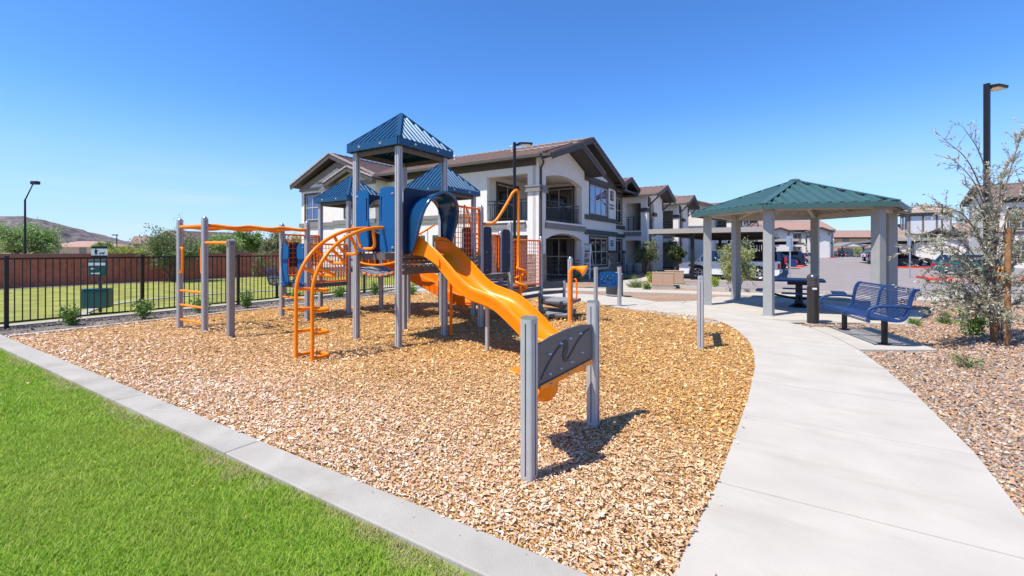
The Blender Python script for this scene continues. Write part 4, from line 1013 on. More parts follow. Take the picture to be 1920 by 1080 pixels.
m = MB(); m.plate([(.0,1.45),(.012,1.45),(.015,1.475),(.07,1.475),(.075,1.45),(.087,1.45),(.09,1.49),(.115,1.505),(.115,1.515),(.095,1.52),(.08,1.505),(.015,1.50),(.0,1.515)], [], -.0145,-.0125, lambda a,b,c:(a,c,b)); m.build('dog_pictogram', M_black, sg)
# ------------------------------------------------------------------ small site furniture
t = thing('litter_bin','dark round litter bin behind the small blue activity panel','litter bin',(3.5,15.3,.0))
m = MB(); m.lathe((0,0,0), [(.27,0),(.285,.03),(.285,.70),(.27,.72)], 24); m.build('body', mat('charcoal_bin',(.035,.036,.042),.45,.1,.05), t, smooth=40)
m = MB(); m.lathe((0,0,.721), [(.275,0),(.275,.05),(.2,.09),(.11,.095),(.11,.05)], 24); m.build('lid', M_grey, t, smooth=40)
m = MB(); m.lathe((0,0,.04), [(.29,0),(.29,.03),(.286,.03)], 24); m.build('base_band', M_grey, t, smooth=40)
def cabinet(x, y, w, d, hh, label):
    t = thing('utility_cabinet', label, 'utility cabinet', (x,y,0), R(-20), 'tan utility cabinets')
    m = MB(); m.box(-w/2-.08,w/2+.08,-d/2-.08,d/2+.08,-.03,.06); m.build('concrete_pad', M_curb, t)
    m = MB(); m.box(-w/2,w/2,-d/2,d/2,.061,hh); b = m.build('cabinet_body', M_tan, t, bevel=.012)
    m = MB(); m.box(-w/2-.012,w/2+.012,-d/2-.012,d/2+.012,hh+.001,hh+.03); m.build('cabinet_lid', M_tan, t, bevel=.008)
    for s in (-1,1): m = MB(); m.box(min(s*.006,s*(w/2-.02)),max(s*.006,s*(w/2-.02)),-d/2-.008,-d/2-.001,.09,hh-.03); m.build('door', M_tan, t, bevel=.003)
cabinet(6.35,18.85,.86,.42,.62,'tan metal utility cabinet nearest the shelter'); cabinet(7.35,20.3,.8,.42,.62,'tan metal utility cabinet half hidden behind the nearer one')
for i,(x,y,l) in enumerate(((8.15,31.0,'left grey air conditioner drum by the stone wall'),(8.62,30.7,'right grey air conditioner drum beside the bay column'))):
    t = thing('condenser_unit', l, 'air conditioner', (x,y,0), 0, 'grey condenser drums')
    m = MB(); m.lathe((0,0,0), [(.24,0),(.26,.03),(.27,.60),(.25,.66),(.1,.70)], 16); m.build('casing', M_grey, t, smooth=40)
    for k in range(4): m = MB(); m.lathe((0,0,.1+k*.13), [(.262,0),(.28,.01),(.28,.03),(.262,.04)], 16); m.build('band', M_slate, t, smooth=40)
def sign_post(label, x, y, h, rz, w=.31, sh=.52):
    t = thing('sign_post', label, 'sign', (x,y,0), rz, 'parking lot signs')
    m = MB(); m.cbox((0,.0,h/2),.05,.05,h); m.build('pole', mat('galvanised_pole',(.42,.45,.5),.45,.5,.05), t)
    m = MB(); m.plate(rrect(-w/2,w/2,h-sh,h,.03,3), [], .026,.032, lambda a,b,c:(a,c,b)); m.build('sign_plate', mat('bare_aluminium_sign',(.36,.44,.53),.4,.3,.05), t)
sign_post('grey blank-backed sign on a pole beside the white pickup', 13.65,22.0,2.27,R(-5))
sign_post('small sign on a thin pole amid the far parked cars', *at(1557,72)[:2],2.6,0,.3,.4)
sign_post('pale sign on a pole beside the right-hand red kerb', *at(1706,26)[:2],2.3,R(10),.28,.45)
t = thing('fire_hydrant','yellow orange fire hydrant on the red kerbed island','fire hydrant',(24.4,22.4,.1))
Mh = mat('yellow_hydrant_paint',(.75,.30,.02),.4,0,.08)
m = MB(); m.lathe((0,0,0), [(.16,0),(.16,.04),(.11,.05),(.11,.5),(.15,.51),(.15,.55),(.12,.6),(.07,.68),(.03,.7)], 14); m.build('barrel', Mh, t, smooth=40)
m = MB(); m.cyl((-.2,0,.4),(.2,0,.4),.06,n=10); m.cyl((0,-.2,.36),(0,0,.36),.075,n=10); m.build('outlet', Mh, t, smooth=40)
# red kerb islands
def island(pts, txt=None, name='kerb_island'):
    t = struct(thing(name,'','')); del t['label']; del t['category']
    slab('island_bed', pts, -.05, .085, M_gravel, t)
    for p, q in zip(pts, pts[1:]+pts[:1]):
        p = Vector((*p,0)); q = Vector((*q,0)); m = MB(); d=(q-p).normalized(); m.bar(p+Vector((0,0,.045))-d*.06, q+Vector((0,0,.045))-d*.06, .15, .14); m.build('red_kerb', M_red, t, bevel=.015)
    return t
isl = island([tuple(UV(a,b)[:2]) for a,b in [(31.8,-6.2),(31.6,-13),(34.5,-13),(34.5,-6.2)]])
for k,(tm,v) in enumerate(((T_fire,-7.4),(T_fire2,-9.2))):
    link('lettering', tm, isl, UV(31.62-.004*abs(v+6.2)-.0,v,.045)+UV(-.06,0), rot=(R(90),0,A58-R(90)))
island([tuple(UV(a,b)[:2]) for a,b in [(50.0,5.3),(50.0,-.9),(52.4,-.9),(52.4,5.3)]])
island([tuple(UV(a,b)[:2]) for a,b in [(80.6,5.3),(80.6,-2.0),(83,-2.0),(83,5.3)]])
island([tuple(UV(a,b)[:2]) for a,b in [(54.8,-7.0),(54.8,-12.4),(53.4,-12.4),(53.4,-7.0)]])
island([at(1520,97)[:2], at(1567,94)[:2], at(1567,100)[:2], at(1520,104)[:2]])
# ------------------------------------------------------------------ apartment building beside the playground
K = Vector((1.14, 21.3, 0))
def fL(x0): return lambda a,b,c: (x0-c, a, b)          # wall facing -x: a = y, b = z, c = outwards
def fR(y0): return lambda a,b,c: (a, y0-c, b)          # wall facing -y: a = x
def fbox(mb, fm, a0,a1,b0,b1,c0,c1):
    P = [fm(a,b,c) for c in (c0,c1) for b in (b0,b1) for a in (a0,a1)]
    return mb.add(P, [(0,1,3,2),(4,6,7,5),(0,4,5,1),(2,3,7,6),(0,2,6,4),(1,5,7,3)])
def R4(a0,a1,b0,b1): return [(a0,b0),(a0,b1),(a1,b1),(a1,b0)]
def archhole(a0,a1,b0,bs,bc,n=12):                     # opening with a segmental arch: springs at bs, crown at bc
    w = (a1-a0)/2; hgt = bc-bs; r = (w*w+hgt*hgt)/(2*hgt); cy = bc-r; t0 = math.asin(min(1,w/r)); m = (a0+a1)/2
    return [(a0,b0)]+[(m+r*math.sin(-t0+2*t0*i/n), cy+r*math.cos(-t0+2*t0*i/n)) for i in range(n+1)]+[(a1,b0)]
def window(par, fm, a0,a1,b0,b1, cols=2, rows=2, glass=None, trim=.10, name='window', recess=.05, split=None):
    glass = glass or M_glass
    w = MB()
    for q in ((a0-trim,a1+trim,b1,b1+trim),(a0-trim,a1+trim,b0-trim,b0),(a0-trim,a0,b0,b1),(a1,a1+trim,b0,b1)): fbox(w,fm,*q,-.02,.035)
    wo = w.build(name, M_trim, par)
    f = MB(); fw = .05
    for q in ((a0,a1,b1-fw,b1),(a0,a1,b0,b0+fw),(a0,a0+fw,b0+fw,b1-fw),(a1-fw,a1,b0+fw,b1-fw)): fbox(f,fm,*q,-recess,-recess+.04)
    pw = (a1-a0-2*fw)/cols; mid = split if split else (b0+b1)/2
    rb = [b0+fw]+([mid] if rows == 2 else [])+[b1-fw]
    for i in range(1,cols): fbox(f,fm,a0+fw+pw*i-.022,a0+fw+pw*i+.022,b0+fw,b1-fw,-recess,-recess+.038)
    if rows == 2: fbox(f,fm,a0+fw,a1-fw,mid-.022,mid+.022,-recess,-recess+.036)
    f.build('window_frame', M_frame, wo)
    for i in range(cols):
        for j in range(rows):
            p = MB(); fbox(p,fm,a0+fw+pw*i+.02,a0+fw+pw*(i+1)-.02,rb[j]+.015,rb[j+1]-.015,-recess-.012,-recess+.004+.003*((i+j)%2)); p.build('pane', glass, wo)
    return wo
def band(par, fm, a0,a1,b0,b1, c1=.08, m=None, name='trim_band'):
    mb = MB(); fbox(mb,fm,a0,a1,b0,b1,.002,c1); return mb.build(name, m or M_trim, par)
def ledge(par, fm, a0,a1,b0):
    mb = MB(); fbox(mb,fm,a0,a1,b0,b0+.09,.002,.14); mb.build('balcony_ledge', M_stucco, par)
    mb = MB(); fbox(mb,fm,a0,a1,b0-.28,b0-.002,.002,.09); mb.build('trim_band', M_trim2, par)
def railing(par, fm, a0,a1,b0,h=1.07, c=-.12, step=.115):
    mb = MB(); fbox(mb,fm,a0,a1,b0+h-.04,b0+h,c-.02,c+.02); fbox(mb,fm,a0,a1,b0+h-.2,b0+h-.17,c-.015,c+.015); fbox(mb,fm,a0,a1,b0+.08,b0+.11,c-.015,c+.015)
    o = mb.build('railing', M_black, par)
    n = max(2,int((a1-a0)/step)); p = MB()
    for i in range(1,n): x = a0+(a1-a0)*i/n; fbox(p,fm,x-.008,x+.008,b0+.11,b0+h-.2,c-.008,c+.008)
    stuff(p.build('baluster_row', M_black, o))
    for i in range(3): x = a0+(a1-a0)*(i+.5)/3; q = MB(); fbox(q,fm,x-.02,x+.02,b0+.0,b0+h-.04,c-.018,c+.018); q.build('rail_post', M_black, o)
    return o
def stonework(par, fm, a0,a1,b0,b1, holes=()):
    mb = MB(); b = b0; r = random.Random(int(a0*100)+7)
    while b < b1-.04:
        h_ = min(r.choice((.09,.13,.17)), b1-b); a = a0
        while a < a1-.02:
            w_ = min(r.uniform(.22,.55), a1-a)
            if a1-a-w_ < .1: w_ = a1-a
            if not any(a+w_ > q[0]+.01 and a < q[1]-.01 and b+h_ > q[2]+.01 and b < q[3]-.01 for q in holes):
                fbox(mb,fm,a+.006,a+w_-.006,b+.006,b+h_-.006,.001,.04+r.random()*.03)
            a += w_
        b += h_
    return stuff(mb.build('stone_veneer', M_stone, par))
def gable(par, axis, m_, a0,a1, hw, ze, zr, ends=(True,False), tile=None, course=.36, name='roof', eave=True, hwl=None):
    """pitched tiled roof: ridge at m_ along axis from a0 to a1"""
    mp = (lambda a,b,z: (m_+b,a,z)) if axis == 'y' else (lambda a,b,z: (a,m_+b,z))
    root = None; L = math.hypot(hw, zr-ze); n = max(2,int(L/course))
    for sgn in (-1,1):
        mb = MB(); V=[];F=[]
        for i in range(n):
            f0, f1 = i/n, (i+1)/n
            b0_, b1_ = sgn*hw*(1-f0), sgn*hw*(1-f1); z0, z1 = ze+(zr-ze)*f0, ze+(zr-ze)*f1
            o = len(V); V += [mp(a0,b0_,z0+.055),mp(a1,b0_,z0+.055),mp(a1,b1_,z1+.015),mp(a0,b1_,z1+.015),mp(a0,b0_,z0),mp(a1,b0_,z0)]
            F += [(o,o+1,o+2,o+3),(o+4,o+5,o+1,o)]
        mb.add(V,F); s = mb.build('roof_slope', tile or M_tile, root if root else par) if root else mb.build(name, tile or M_tile, par)
        root = root or s
        if eave:
            g = MB(); b_ = sgn*(hw+.03); P0, P1 = Vector(mp(a0,b_,ze-.03)), Vector(mp(a1,b_,ze-.03)); g.bar(P0,P1,.13,.13); g.build('gutter', M_trim, root)
        sf = MB(); t_ = .09
        sf.add([mp(a0,sgn*hw,ze-.005),mp(a1,sgn*hw,ze-.005),mp(a1,0,zr-.005),mp(a0,0,zr-.005),mp(a0,sgn*hw,ze-t_),mp(a1,sgn*hw,ze-t_),mp(a1,0,zr-t_),mp(a0,0,zr-t_)],
               [(0,1,2,3),(7,6,5,4),(0,4,5,1),(1,5,6,2),(3,2,6,7),(0,3,7,4)]); sf.build('soffit', M_trim, root)
        for e_, a_ in zip(ends,(a0,a1)):
            if not e_: continue
            d = -1 if a_ == a0 else 1
            br = MB(); br.bar(mp(a_+d*.03,sgn*hw,ze-.12), mp(a_+d*.03,0,zr-.12), .06 , .26, up=(0,0,1)); br.build('bargeboard', M_trim, root)
            k = max(3,int(L/.33)); tm = None
            for i in range(k):
                f0,f1 = i/k,(i+1)/k; p = Vector(mp(a_+d*.0,sgn*hw*(1-f0),ze+(zr-ze)*f0+.075)); q = Vector(mp(a_+d*.0,sgn*hw*(1-f1),ze+(zr-ze)*f1+.055))
                if tm is None:
                    t = MB(); t.bar(Vector(), q-p+(q-p).normalized()*.02, .20, .09); tm = t.mesh('rake_tile', M_tile_l if axis == 'x' else M_tile)
                link('rake_tile', tm, root, p)
    k = max(2,int(abs(a1-a0)/.42)); rm = MB(); d = (a1-a0)/k
    rm.bar(Vector((0,0,0)), Vector((0,d*.97,.03)) if axis == 'y' else Vector((d*.97,0,.03)), .26, .07); rme = rm.mesh('ridge_tile', M_tile_l)
    for i in range(k): link('ridge_tile', rme, root, mp(a0+d*i,0,zr+.03))
    return root
def wallp(par, fm, outer, holes=(), th=.25, m=None, name='wall'):
    mb = MB(); mb.plate(outer, [h_ for h_ in holes], -th, 0, fm); return mb.build(name, m or M_stucco, par)

bld = thing('apartment_building','large grey stucco apartment building with number 2 and corner balconies behind the playground','apartment building',K,A58)
L0, Rr = fL(0), fR(0)
# --- wall facing the playground (x = 0)
ZE = 5.98
w2a = (16.6,18.1,3.64,5.32)
wallp(bld, L0, [(.0,0),(.46,0),(.46,2.30),(2.85,2.30),(2.85,0),(18.6,0),(18.6,ZE),(14.75,7.35),(10.9,ZE),(0,ZE)],
      [R4(.46,2.85,3.0,5.28), R4(*w2a), R4(16.4,18.1,.7,2.4), R4(7.2,8.4,.75,2.3), R4(5.0,6.4,.75,2.3)])
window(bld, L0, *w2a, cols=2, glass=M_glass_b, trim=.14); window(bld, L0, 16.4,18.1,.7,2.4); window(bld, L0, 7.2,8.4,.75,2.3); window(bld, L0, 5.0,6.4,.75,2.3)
band(bld, L0, 10.95,18.72,5.62,5.80,.10,M_trim2); band(bld, L0, 14.1,18.72,3.16,3.42,.12,M_trim2)
band(bld, L0, 3.1,9.9,3.30,3.48,.10,M_trim2); band(bld, L0, 3.1,9.9,3.08,3.2,.07,M_trim2)
band(bld, L0, .0,10.2,5.62,5.96,.05,M_trim,'frieze_board')
for b0_,b1_ in ((6.02,6.3),): pass
ap = [Vector(L0(10.9,5.95,.06)),Vector(L0(14.75,7.33,.06)),Vector(L0(18.6,5.95,.06))]
for p,q in ((ap[0],ap[1]),(ap[2],ap[1])): m = MB(); m.bar(p+Vector((0,0,-.22)),q+Vector((0,0,-.22)),.05,.34); m.build('gable_trim', M_trim2, bld)
# projecting bay with the small gable
xb = -.8; Lb = fL(xb)
wallp(bld, Lb, [(10.2,0),(13.9,0),(13.9,5.75),(12.05,6.42),(10.2,5.75)], [R4(11.2,12.9,3.64,5.25),R4(11.2,12.9,.7,2.4)])
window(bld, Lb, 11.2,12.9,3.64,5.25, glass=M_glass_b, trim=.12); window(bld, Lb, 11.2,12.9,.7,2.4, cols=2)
band(bld, Lb, 10.12,13.98,3.16,3.42,.12,M_trim2); band(bld, Lb, 10.15,13.95,5.45,5.72,.08,M_trim2)
for y in (10.2,13.9):
    m = MB(); m.box(xb+.252,-.002,min(y,y+(.25 if y<12 else -.25)),max(y,y+(.25 if y<12 else -.25)),0,5.75); m.build('return_wall', M_stucco, bld)
# --- corner tower and wall along the parking lot (y = 0)
Rt = fR(-.15)
wallp(bld, Rt, [(.0,0),(.72,0)]+archhole(.72,5.12,0,2.12,2.45)[1:-1]+[(5.12,0),(5.5,0),(5.5,6.1),(2.95,6.95),(0,5.98)],
      [archhole(.72,5.12,3.0,5.17,5.46)], th=.32)
w2b = (6.68,9.72,3.80,5.56); w1b = (6.68,9.72,.62,2.36)
wallp(bld, Rr, [(5.501,0),(11.4,0),(11.4,6.05),(5.7,7.75),(5.501,7.7)], [R4(*w2b),R4(*w1b)])
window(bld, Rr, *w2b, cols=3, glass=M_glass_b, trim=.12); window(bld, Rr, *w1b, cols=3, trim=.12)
band(bld, Rr, 5.55,11.5,5.70,6.0,.10); band(bld, Rr, 5.2,11.5,3.42,3.68,.12); band(bld, Rr, 5.55,11.5,2.52,2.82,.10)
band(bld, Rr, 5.52,6.5,1.40,1.55,.14); band(bld, Rr, 9.86,11.45,1.40,1.55,.14)
stonework(bld, Rr, 5.52,11.4,0,1.40,[(6.55,9.85,.5,2.5)])
stonework(bld, Rt, .0,.70,0,1.40); stonework(bld, L0, 2.87,4.9,0,1.38); stonework(bld, fL(0), .0,.45,0,1.40)
stonework(bld, L0, 8.45,10.1,0,1.38); stonework(bld, Lb, 10.2,13.9,0,.6); 
band(bld, L0, 2.87,10.1,1.40,1.52,.10,M_trim2)
# siding boards beside the ground floor window
for a0,a1 in ((5.56,6.5),(9.9,11.38)):
    for k in range(int((a1-a0)/.2)): m = MB(); fbox(m,Rr,a0+.2*k+.004,a0+.2*k+.196,1.57,2.50,.003,.02); m.build('siding_board', M_siding, bld)
# column bands, ledges, balconies
m = MB(); m.box(-.10,.84,-.25,.56,4.36,4.46); m.box(-.07,.80,-.22,.53,4.461,4.60); m.box(-.10,.84,-.25,.56,4.601,4.68); m.build('column_band', M_trim2, bld)
ledge(bld, Rt, .62,5.5,2.92); ledge(bld, L0, .56,3.0,2.92)
railing(bld, Rt, .86,5.1,3.05,1.02,-.15); railing(bld, L0, .50,2.83,3.05,1.02,-.12)
railing(bld, Rt, .86,5.1,.02,1.0,-.15,.16)
# balcony room
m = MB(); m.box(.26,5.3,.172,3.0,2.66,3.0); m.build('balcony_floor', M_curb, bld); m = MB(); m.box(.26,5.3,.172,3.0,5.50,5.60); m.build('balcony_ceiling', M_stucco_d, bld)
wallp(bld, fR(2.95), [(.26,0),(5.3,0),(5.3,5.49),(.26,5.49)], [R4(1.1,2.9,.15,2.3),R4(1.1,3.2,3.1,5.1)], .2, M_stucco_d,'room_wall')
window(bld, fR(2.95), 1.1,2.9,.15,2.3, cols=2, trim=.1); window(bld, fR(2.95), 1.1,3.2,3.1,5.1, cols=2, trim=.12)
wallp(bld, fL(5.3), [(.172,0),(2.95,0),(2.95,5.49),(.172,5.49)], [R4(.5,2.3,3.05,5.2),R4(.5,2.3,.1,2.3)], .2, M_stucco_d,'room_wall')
window(bld, fL(5.3), .5,2.3,3.05,5.2, cols=2, trim=.12); window(bld, fL(5.3), .5,2.3,.1,2.3, cols=2, trim=.12)
# furniture screens on the balcony
for a in (1.3,2.5,3.7):
    m = MB(); fbox(m,Rt,a,a+1.05,3.08,3.75,-.6,-.55); m.build('privacy_screen', M_black, bld)
# downspout with its elbow
m = MB(); m.tube([(.12,-.32,5.86),(.12,-.34,5.72),(.12,-.21,5.5),(.12,-.21,0)], .055, 8); m.build('downspout', M_trim, bld, smooth=50)
# number plate and unit plates
m = MB(); fbox(m,Rr,10.28,10.82,4.92,5.56,.003,.04); nb = m.build('number_plate', M_trim, bld)
o = link('lettering', T_two, nb, (10.55,-.046,5.24), rot=(R(90),0,0)); o.scale = (1.05,1.15,1)
for r in range(2):
    m = MB()
    for k in range(7): fbox(m,Rr,10.1+.13*k,10.17+.13*k+.02*((k*7)%3),4.55-.22*r,4.68-.22*r,.003,.02)
    m.build('unit_numbers', M_trim2, bld) if False else stuff(m.build('unit_numbers', M_trim2, bld))
m = MB(); fbox(m,Rr,10.25,10.80,1.86,2.24,.021,.045); up_ = m.build('unit_plate', M_black, bld)
m = MB()
for r in range(2):
    for k in range(4): fbox(m,Rr,10.30+.12*k,10.36+.12*k+.02*((k+r)%2),2.09-.15*r,2.17-.15*r,.0455,.05)
stuff(m.build('plate_numbers', M_white, up_))
# roofs
gable(bld,'y',5.7,-.55,16,6.25,5.98,8.0,(True,False)); gable(bld,'y',2.95,-1.05,3.2,3.4,5.98,7.12,(True,False))
gable(bld,'x',14.75,-.55,11.9,4.25,5.98,7.72,(True,False)); gable(bld,'x',12.05,-1.30,3.0,2.25,5.70,6.50,(True,False))
for (x,y) in ((2.3,8.8),(3.0,7.4),(4.0,8.2),(5.2,4.6)):
    z = 5.98+2.02*(x+.55)/6.25
    m = MB(); m.lathe((x,y,z-.05), [(.05,0),(.05,.26),(.11,.27),(.11,.33),(.02,.36)], 8); m.build('roof_vent', M_white, bld)
m = MB(); fbox(m,Rr,5.45,11.6,6.02,6.05,.0,.02); 
rk = [Vector(Rr(11.5,5.95,.05)),Vector(Rr(5.7,7.72,.05)),Vector(Rr(4.0,7.2,.05))]
for p,q in ((rk[0],rk[1]),(rk[2],rk[1])): m = MB(); m.bar(p+Vector((0,0,-.2)),q+Vector((0,0,-.2)),.05,.34); m.build('gable_trim', M_trim, bld)
# body behind, and the set-back part with its two porch bays
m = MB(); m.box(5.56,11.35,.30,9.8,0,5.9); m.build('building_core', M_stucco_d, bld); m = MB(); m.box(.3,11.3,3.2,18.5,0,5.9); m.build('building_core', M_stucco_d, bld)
Rs = fR(.30)
wallp(bld, Rs, [(11.4,0),(27,0),(27,5.75),(11.4,6.1)], [R4(12.0,13.5,3.55,5.35),R4(12.0,13.5,.65,2.3)])
window(bld, Rs, 12.0,13.5,3.55,5.35, cols=2, trim=.12); window(bld, Rs, 12.0,13.5,.65,2.3, cols=2, trim=.12)
band(bld, Rs, 11.42,14.05,5.50,5.78,.10); band(bld, Rs, 11.42,14.05,3.10,3.36,.10); band(bld, Rs, 11.42,14.05,2.50,2.76,.08); band(bld, Rs, 13.7,14.05,1.4,1.55,.12)
stonework(bld, Rs, 13.62,14.1,0,1.4); stonework(bld, Rs, 11.42,13.62,0,.5)
gable(bld,'y',13.2,-.5,6,2.1,6.05,6.75,(True,False))
m = MB(); m.box(11.4,27,.552,10,0,5.7); m.build('building_core', M_stucco_d, bld)
gable(bld,'x',5.0,11.2,27.4,5.6,5.72,7.3,(False,True))
def bay(x0,x1,y0,zt=5.55,zp=6.45,par=bld,yb=.30,stone=True):
    fl, fr = fL(x0), fR(y0); D = yb-y0
    wallp(par, fl, [(y0,0),(y0+.45,0),(y0+.45,2.3),(yb-.12,2.3),(yb-.12,0),(yb,0),(yb,zt),(y0,zt)], [R4(y0+.45,yb-.12,3.0,5.05)], .2)
    xm = (x0+x1)/2
    wallp(par, fr, [(x0+.2,0),(x0+.55,0)]+archhole(x0+.55,x0+1.75,0,1.9,2.45)[1:-1]+[(x0+1.75,0),(x1,0),(x1,zt),(xm,zp-.1),(x0+.2,zt)], [archhole(x0+.75,x0+1.95,3.0,4.75,5.3)], .25)
    wallp(par, fL(x1), [(y0+.251,0),(yb,0),(yb,zt),(y0+.251,zt)], [], .2)
    m = MB(); m.box(x0+.2,x1-.001,y0+.252,yb,2.66,3.0); m.build('balcony_floor', M_curb, par)
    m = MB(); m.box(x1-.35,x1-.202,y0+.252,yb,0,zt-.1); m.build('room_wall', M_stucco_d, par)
    wallp(par, fL(x1-.36), [(y0+.3,0),(yb-.01,0),(yb-.01,5.4),(y0+.3,5.4)], [R4(y0+.5,yb-.3,3.05,5.0)], .1, M_stucco_d, 'room_wall') if D > 1.2 else None
    railing(par, fl, y0+.46,yb-.13,3.05,1.0,-.1); railing(par, fr, x0+.77,x0+1.93,3.05,1.0,-.12)
    m = MB(); m.box(x0-.06,x0+.50,y0-.06,y0+.51,4.36,4.46); m.box(x0-.04,x0+.48,y0-.04,y0+.49,4.461,4.58); m.box(x0-.06,x0+.5,y0-.06,y0+.51,4.581,4.66); m.build('column_band', M_trim, par)
    ledge(par, fl, y0+.4,yb,2.92); ledge(par, fr, x0+.6,x0+2.1,2.92)
    band(par, fl, y0-.03,y0+.47,1.40,1.55,.07)
    if stone: stonework(par, fl, y0,y0+.44,0,1.4); stonework(par, fr, x0,x0+.53,0,1.4)
    m = MB(); m.box(x0+1.35,x0+2.2,y0-.20,y0-.002,4.15,4.42); m.build('flower_box', M_trim, par, bevel=.03)
    for xx in (x0+.25, x1-.2):
        m = MB(); m.bar((xx,y0-.02,zt-.75),(xx,y0-.75,zt-.08),.08,.09); m.bar((xx,y0-.04,zt-.8),(xx,y0-.04,zt-.02),.08,.07); m.build('roof_bracket', M_trim, par)
    gable(par,'y',xm,y0-.85,4.5,(x1-x0)/2+.5,zt,zp,(True,False))
    m = MB(); m.tube([(x0+.62,y0-.06,zt-.1),(x0+.62,y0-.06,0)], .045, 6); m.build('downspout', M_trim, par)
bay(14.1,18.8,-1.4); bay(21.8,26.2,-2.0)
# ------------------------------------------------------------------ step ladder on the porch
t = thing('step_ladder','aluminium step ladder standing in the ground floor porch','ladder',(K.x+UX*4.4-UY*-.75, K.y+UY*4.4+UX*-.75, 0),A58)
for s in (-1,1):
    m = MB(); m.bar((-.22+.0,s*.26,0),( .12,s*.17,1.9),.045,.10); m.build('side_rail', M_white, t)
    m = MB(); m.bar((.55,s*.26,0),(.16,s*.17,1.85),.025,.05); m.build('rear_rail', M_steel, t)
for k in range(6):
    f = (k+1)/6.6; m = MB(); m.bar((-.22+.34*f,-.26+.09*f,1.9*f),(-.22+.34*f,.26-.09*f,1.9*f),.10,.05); m.build('ladder_tread', M_white, t)
m = MB(); m.box(.05,.24,-.19,.19,1.86,1.94); m.build('ladder_top', M_grey, t)
# ------------------------------------------------------------------ further buildings of the estate
def block(label, loc, rz, L, D, H, zr, wallm, tilem, nwin, bays=(), name='apartment_building', group=None, endwin=False, winz=((3.5,5.2),(.8,2.3)), split_roof=True, trimm=None):
    t = thing(name, label, 'building', loc, rz, group); fr, fl = fR(0), fL(0)
    hs = []; W = []
    for z0,z1 in winz:
        if z1 > H: continue
        for k in range(nwin):
            a = L*(k+.5)/nwin; w_ = min(1.5,L/nwin*.5)
            if any(b0-.3 < a < b1+.3 for b0,b1 in bays): continue
            hs.append(R4(a-w_/2,a+w_/2,z0,z1)); W.append((a-w_/2,a+w_/2,z0,z1))
    wallp(t, fr, [(0,0),(L,0),(L,H),(0,H)], hs, .25, wallm)
    for q in W: window(t, fr, *q, cols=2, trim=.12)
    wallp(t, fl, [(.251,0),(D,0),(D,H),(D/2,zr-.3),(.251,H)], [], .25, wallm)
    m = MB(); m.box(.3,L,.4,D,0,H-.05); m.build('building_core', wallm, t)
    wallp(t, fL(L+.25), [(.0,0),(D,0),(D,H),(D/2,zr-.3),(.0,H)], [], .248, wallm)
    gable(t,'x',D/2,-.5,L+.5,D/2+.55,H,zr,(True,True),tilem)
    band(t, fr, .02,L,H-.4,H-.1,.06,trimm or M_trim); 
    if H > 4: band(t, fr, .02,L,3.0,3.25,.08,trimm or M_trim)
    return t
p = UV(46.3,6.6)
b3 = block('grey stucco apartment block with sunlit blank end wall behind the white pickup', (p.x,p.y,0), A58, 30, 11, 5.8, 7.6, M_stucco, M_tile, 8, ((2,7),(11,16),(20,25)), group='further apartment blocks')
for x0 in (2.2,11.2,20.2): bay(x0,x0+4.4,-1.6,par=b3,yb=.0,stone=False)
p = UV(84,7.5)
b4 = block('far apartment block with brown gables above the left carport', (p.x,p.y,0), A58, 34, 12, 6.0, 8.0, M_stucco, M_tile, 8, ((2,7),(11,16),(20,25)), group='further apartment blocks')
for x0 in (2.2,12.2,22.2): bay(x0,x0+4.4,-1.6,par=b4,yb=.0,stone=False)
b5 = block('long white and grey apartment block facing the end of the parking lot', (at(1432,98)[0],98,0), R(-8), 13.6, 11, 6.0, 8.3, M_stucco, M_tile_p, 5, ((.2,4.6),(8.2,12.6)), group='further apartment blocks')
for x0 in (.3,8.3): bay(x0,x0+4.2,-1.5,par=b5,yb=.0,stone=False)
block('tan two storey house row with pinkish roof at the far end of the lot', (at(1562,140)[0],140,0), R(-4), 30, 12, 5.7, 8.0, M_tanwall, M_tile_p, 4, name='tan_building')
block('grey apartment block at the right edge behind the grey-leaved tree', (at(1866,40)[0],40,0), R(-32), 16, 7, 6.2, 7.8, M_stucco_d, M_tile, 5, group='further apartment blocks')
# clubhouse with its lantern tower
M_club = mat('grey_brown_far_tile', (.30,.225,.19), .9, 0, .15, 2)
ch = thing('clubhouse','clubhouse with a square windowed lantern tower and hip roof at right','clubhouse',(at(1690,72)[0],72,0),R(-32))
m = MB(); m.box(0,24,0,12,0,3.6); m.build('wall', M_stucco_d, ch); gable(ch,'x',6,-.8,24.8,6.8,3.5,6.0,(True,True),M_club)
tx = .6; tw = 5.2
m = MB(); m.box(tx,tx+tw,-.6,4.8,0,7.5); m.build('tower_wall', M_trim2, ch)
fm = fR(-.6)
for k in range(3): 
    wq = window(ch, fm, tx+.4+1.6*k,tx+1.8+1.6*k,4.2,7.0,cols=1,rows=1,glass=mat('bright_lantern_glass',(.55,.57,.6),.15,.1,.02),trim=.1,recess=-.03)
for k in range(2): window(ch, fL(tx), .4+2.2*k,2.0+2.2*k,4.2,7.0,cols=1,rows=1,glass=mat('bright_lantern_glass',(.55,.57,.6),.15),trim=.1,recess=-.03)
m = MB(); cx_, cy_ = tx+tw/2, 2.1; hw_ = tw/2+.7
m.add([(cx_-hw_,cy_-hw_,7.5),(cx_+hw_,cy_-hw_,7.5),(cx_+hw_,cy_+hw_,7.5),(cx_-hw_,cy_+hw_,7.5),(cx_,cy_,9.1)],[(0,1,4),(1,2,4),(2,3,4),(3,0,4),(3,2,1,0)]); m.build('hip_roof', M_club, ch)
m = MB(); m.box(cx_-hw_,cx_+hw_,cy_-hw_,cy_+hw_,7.36,7.495); m.build('eave_board', M_trim, ch)
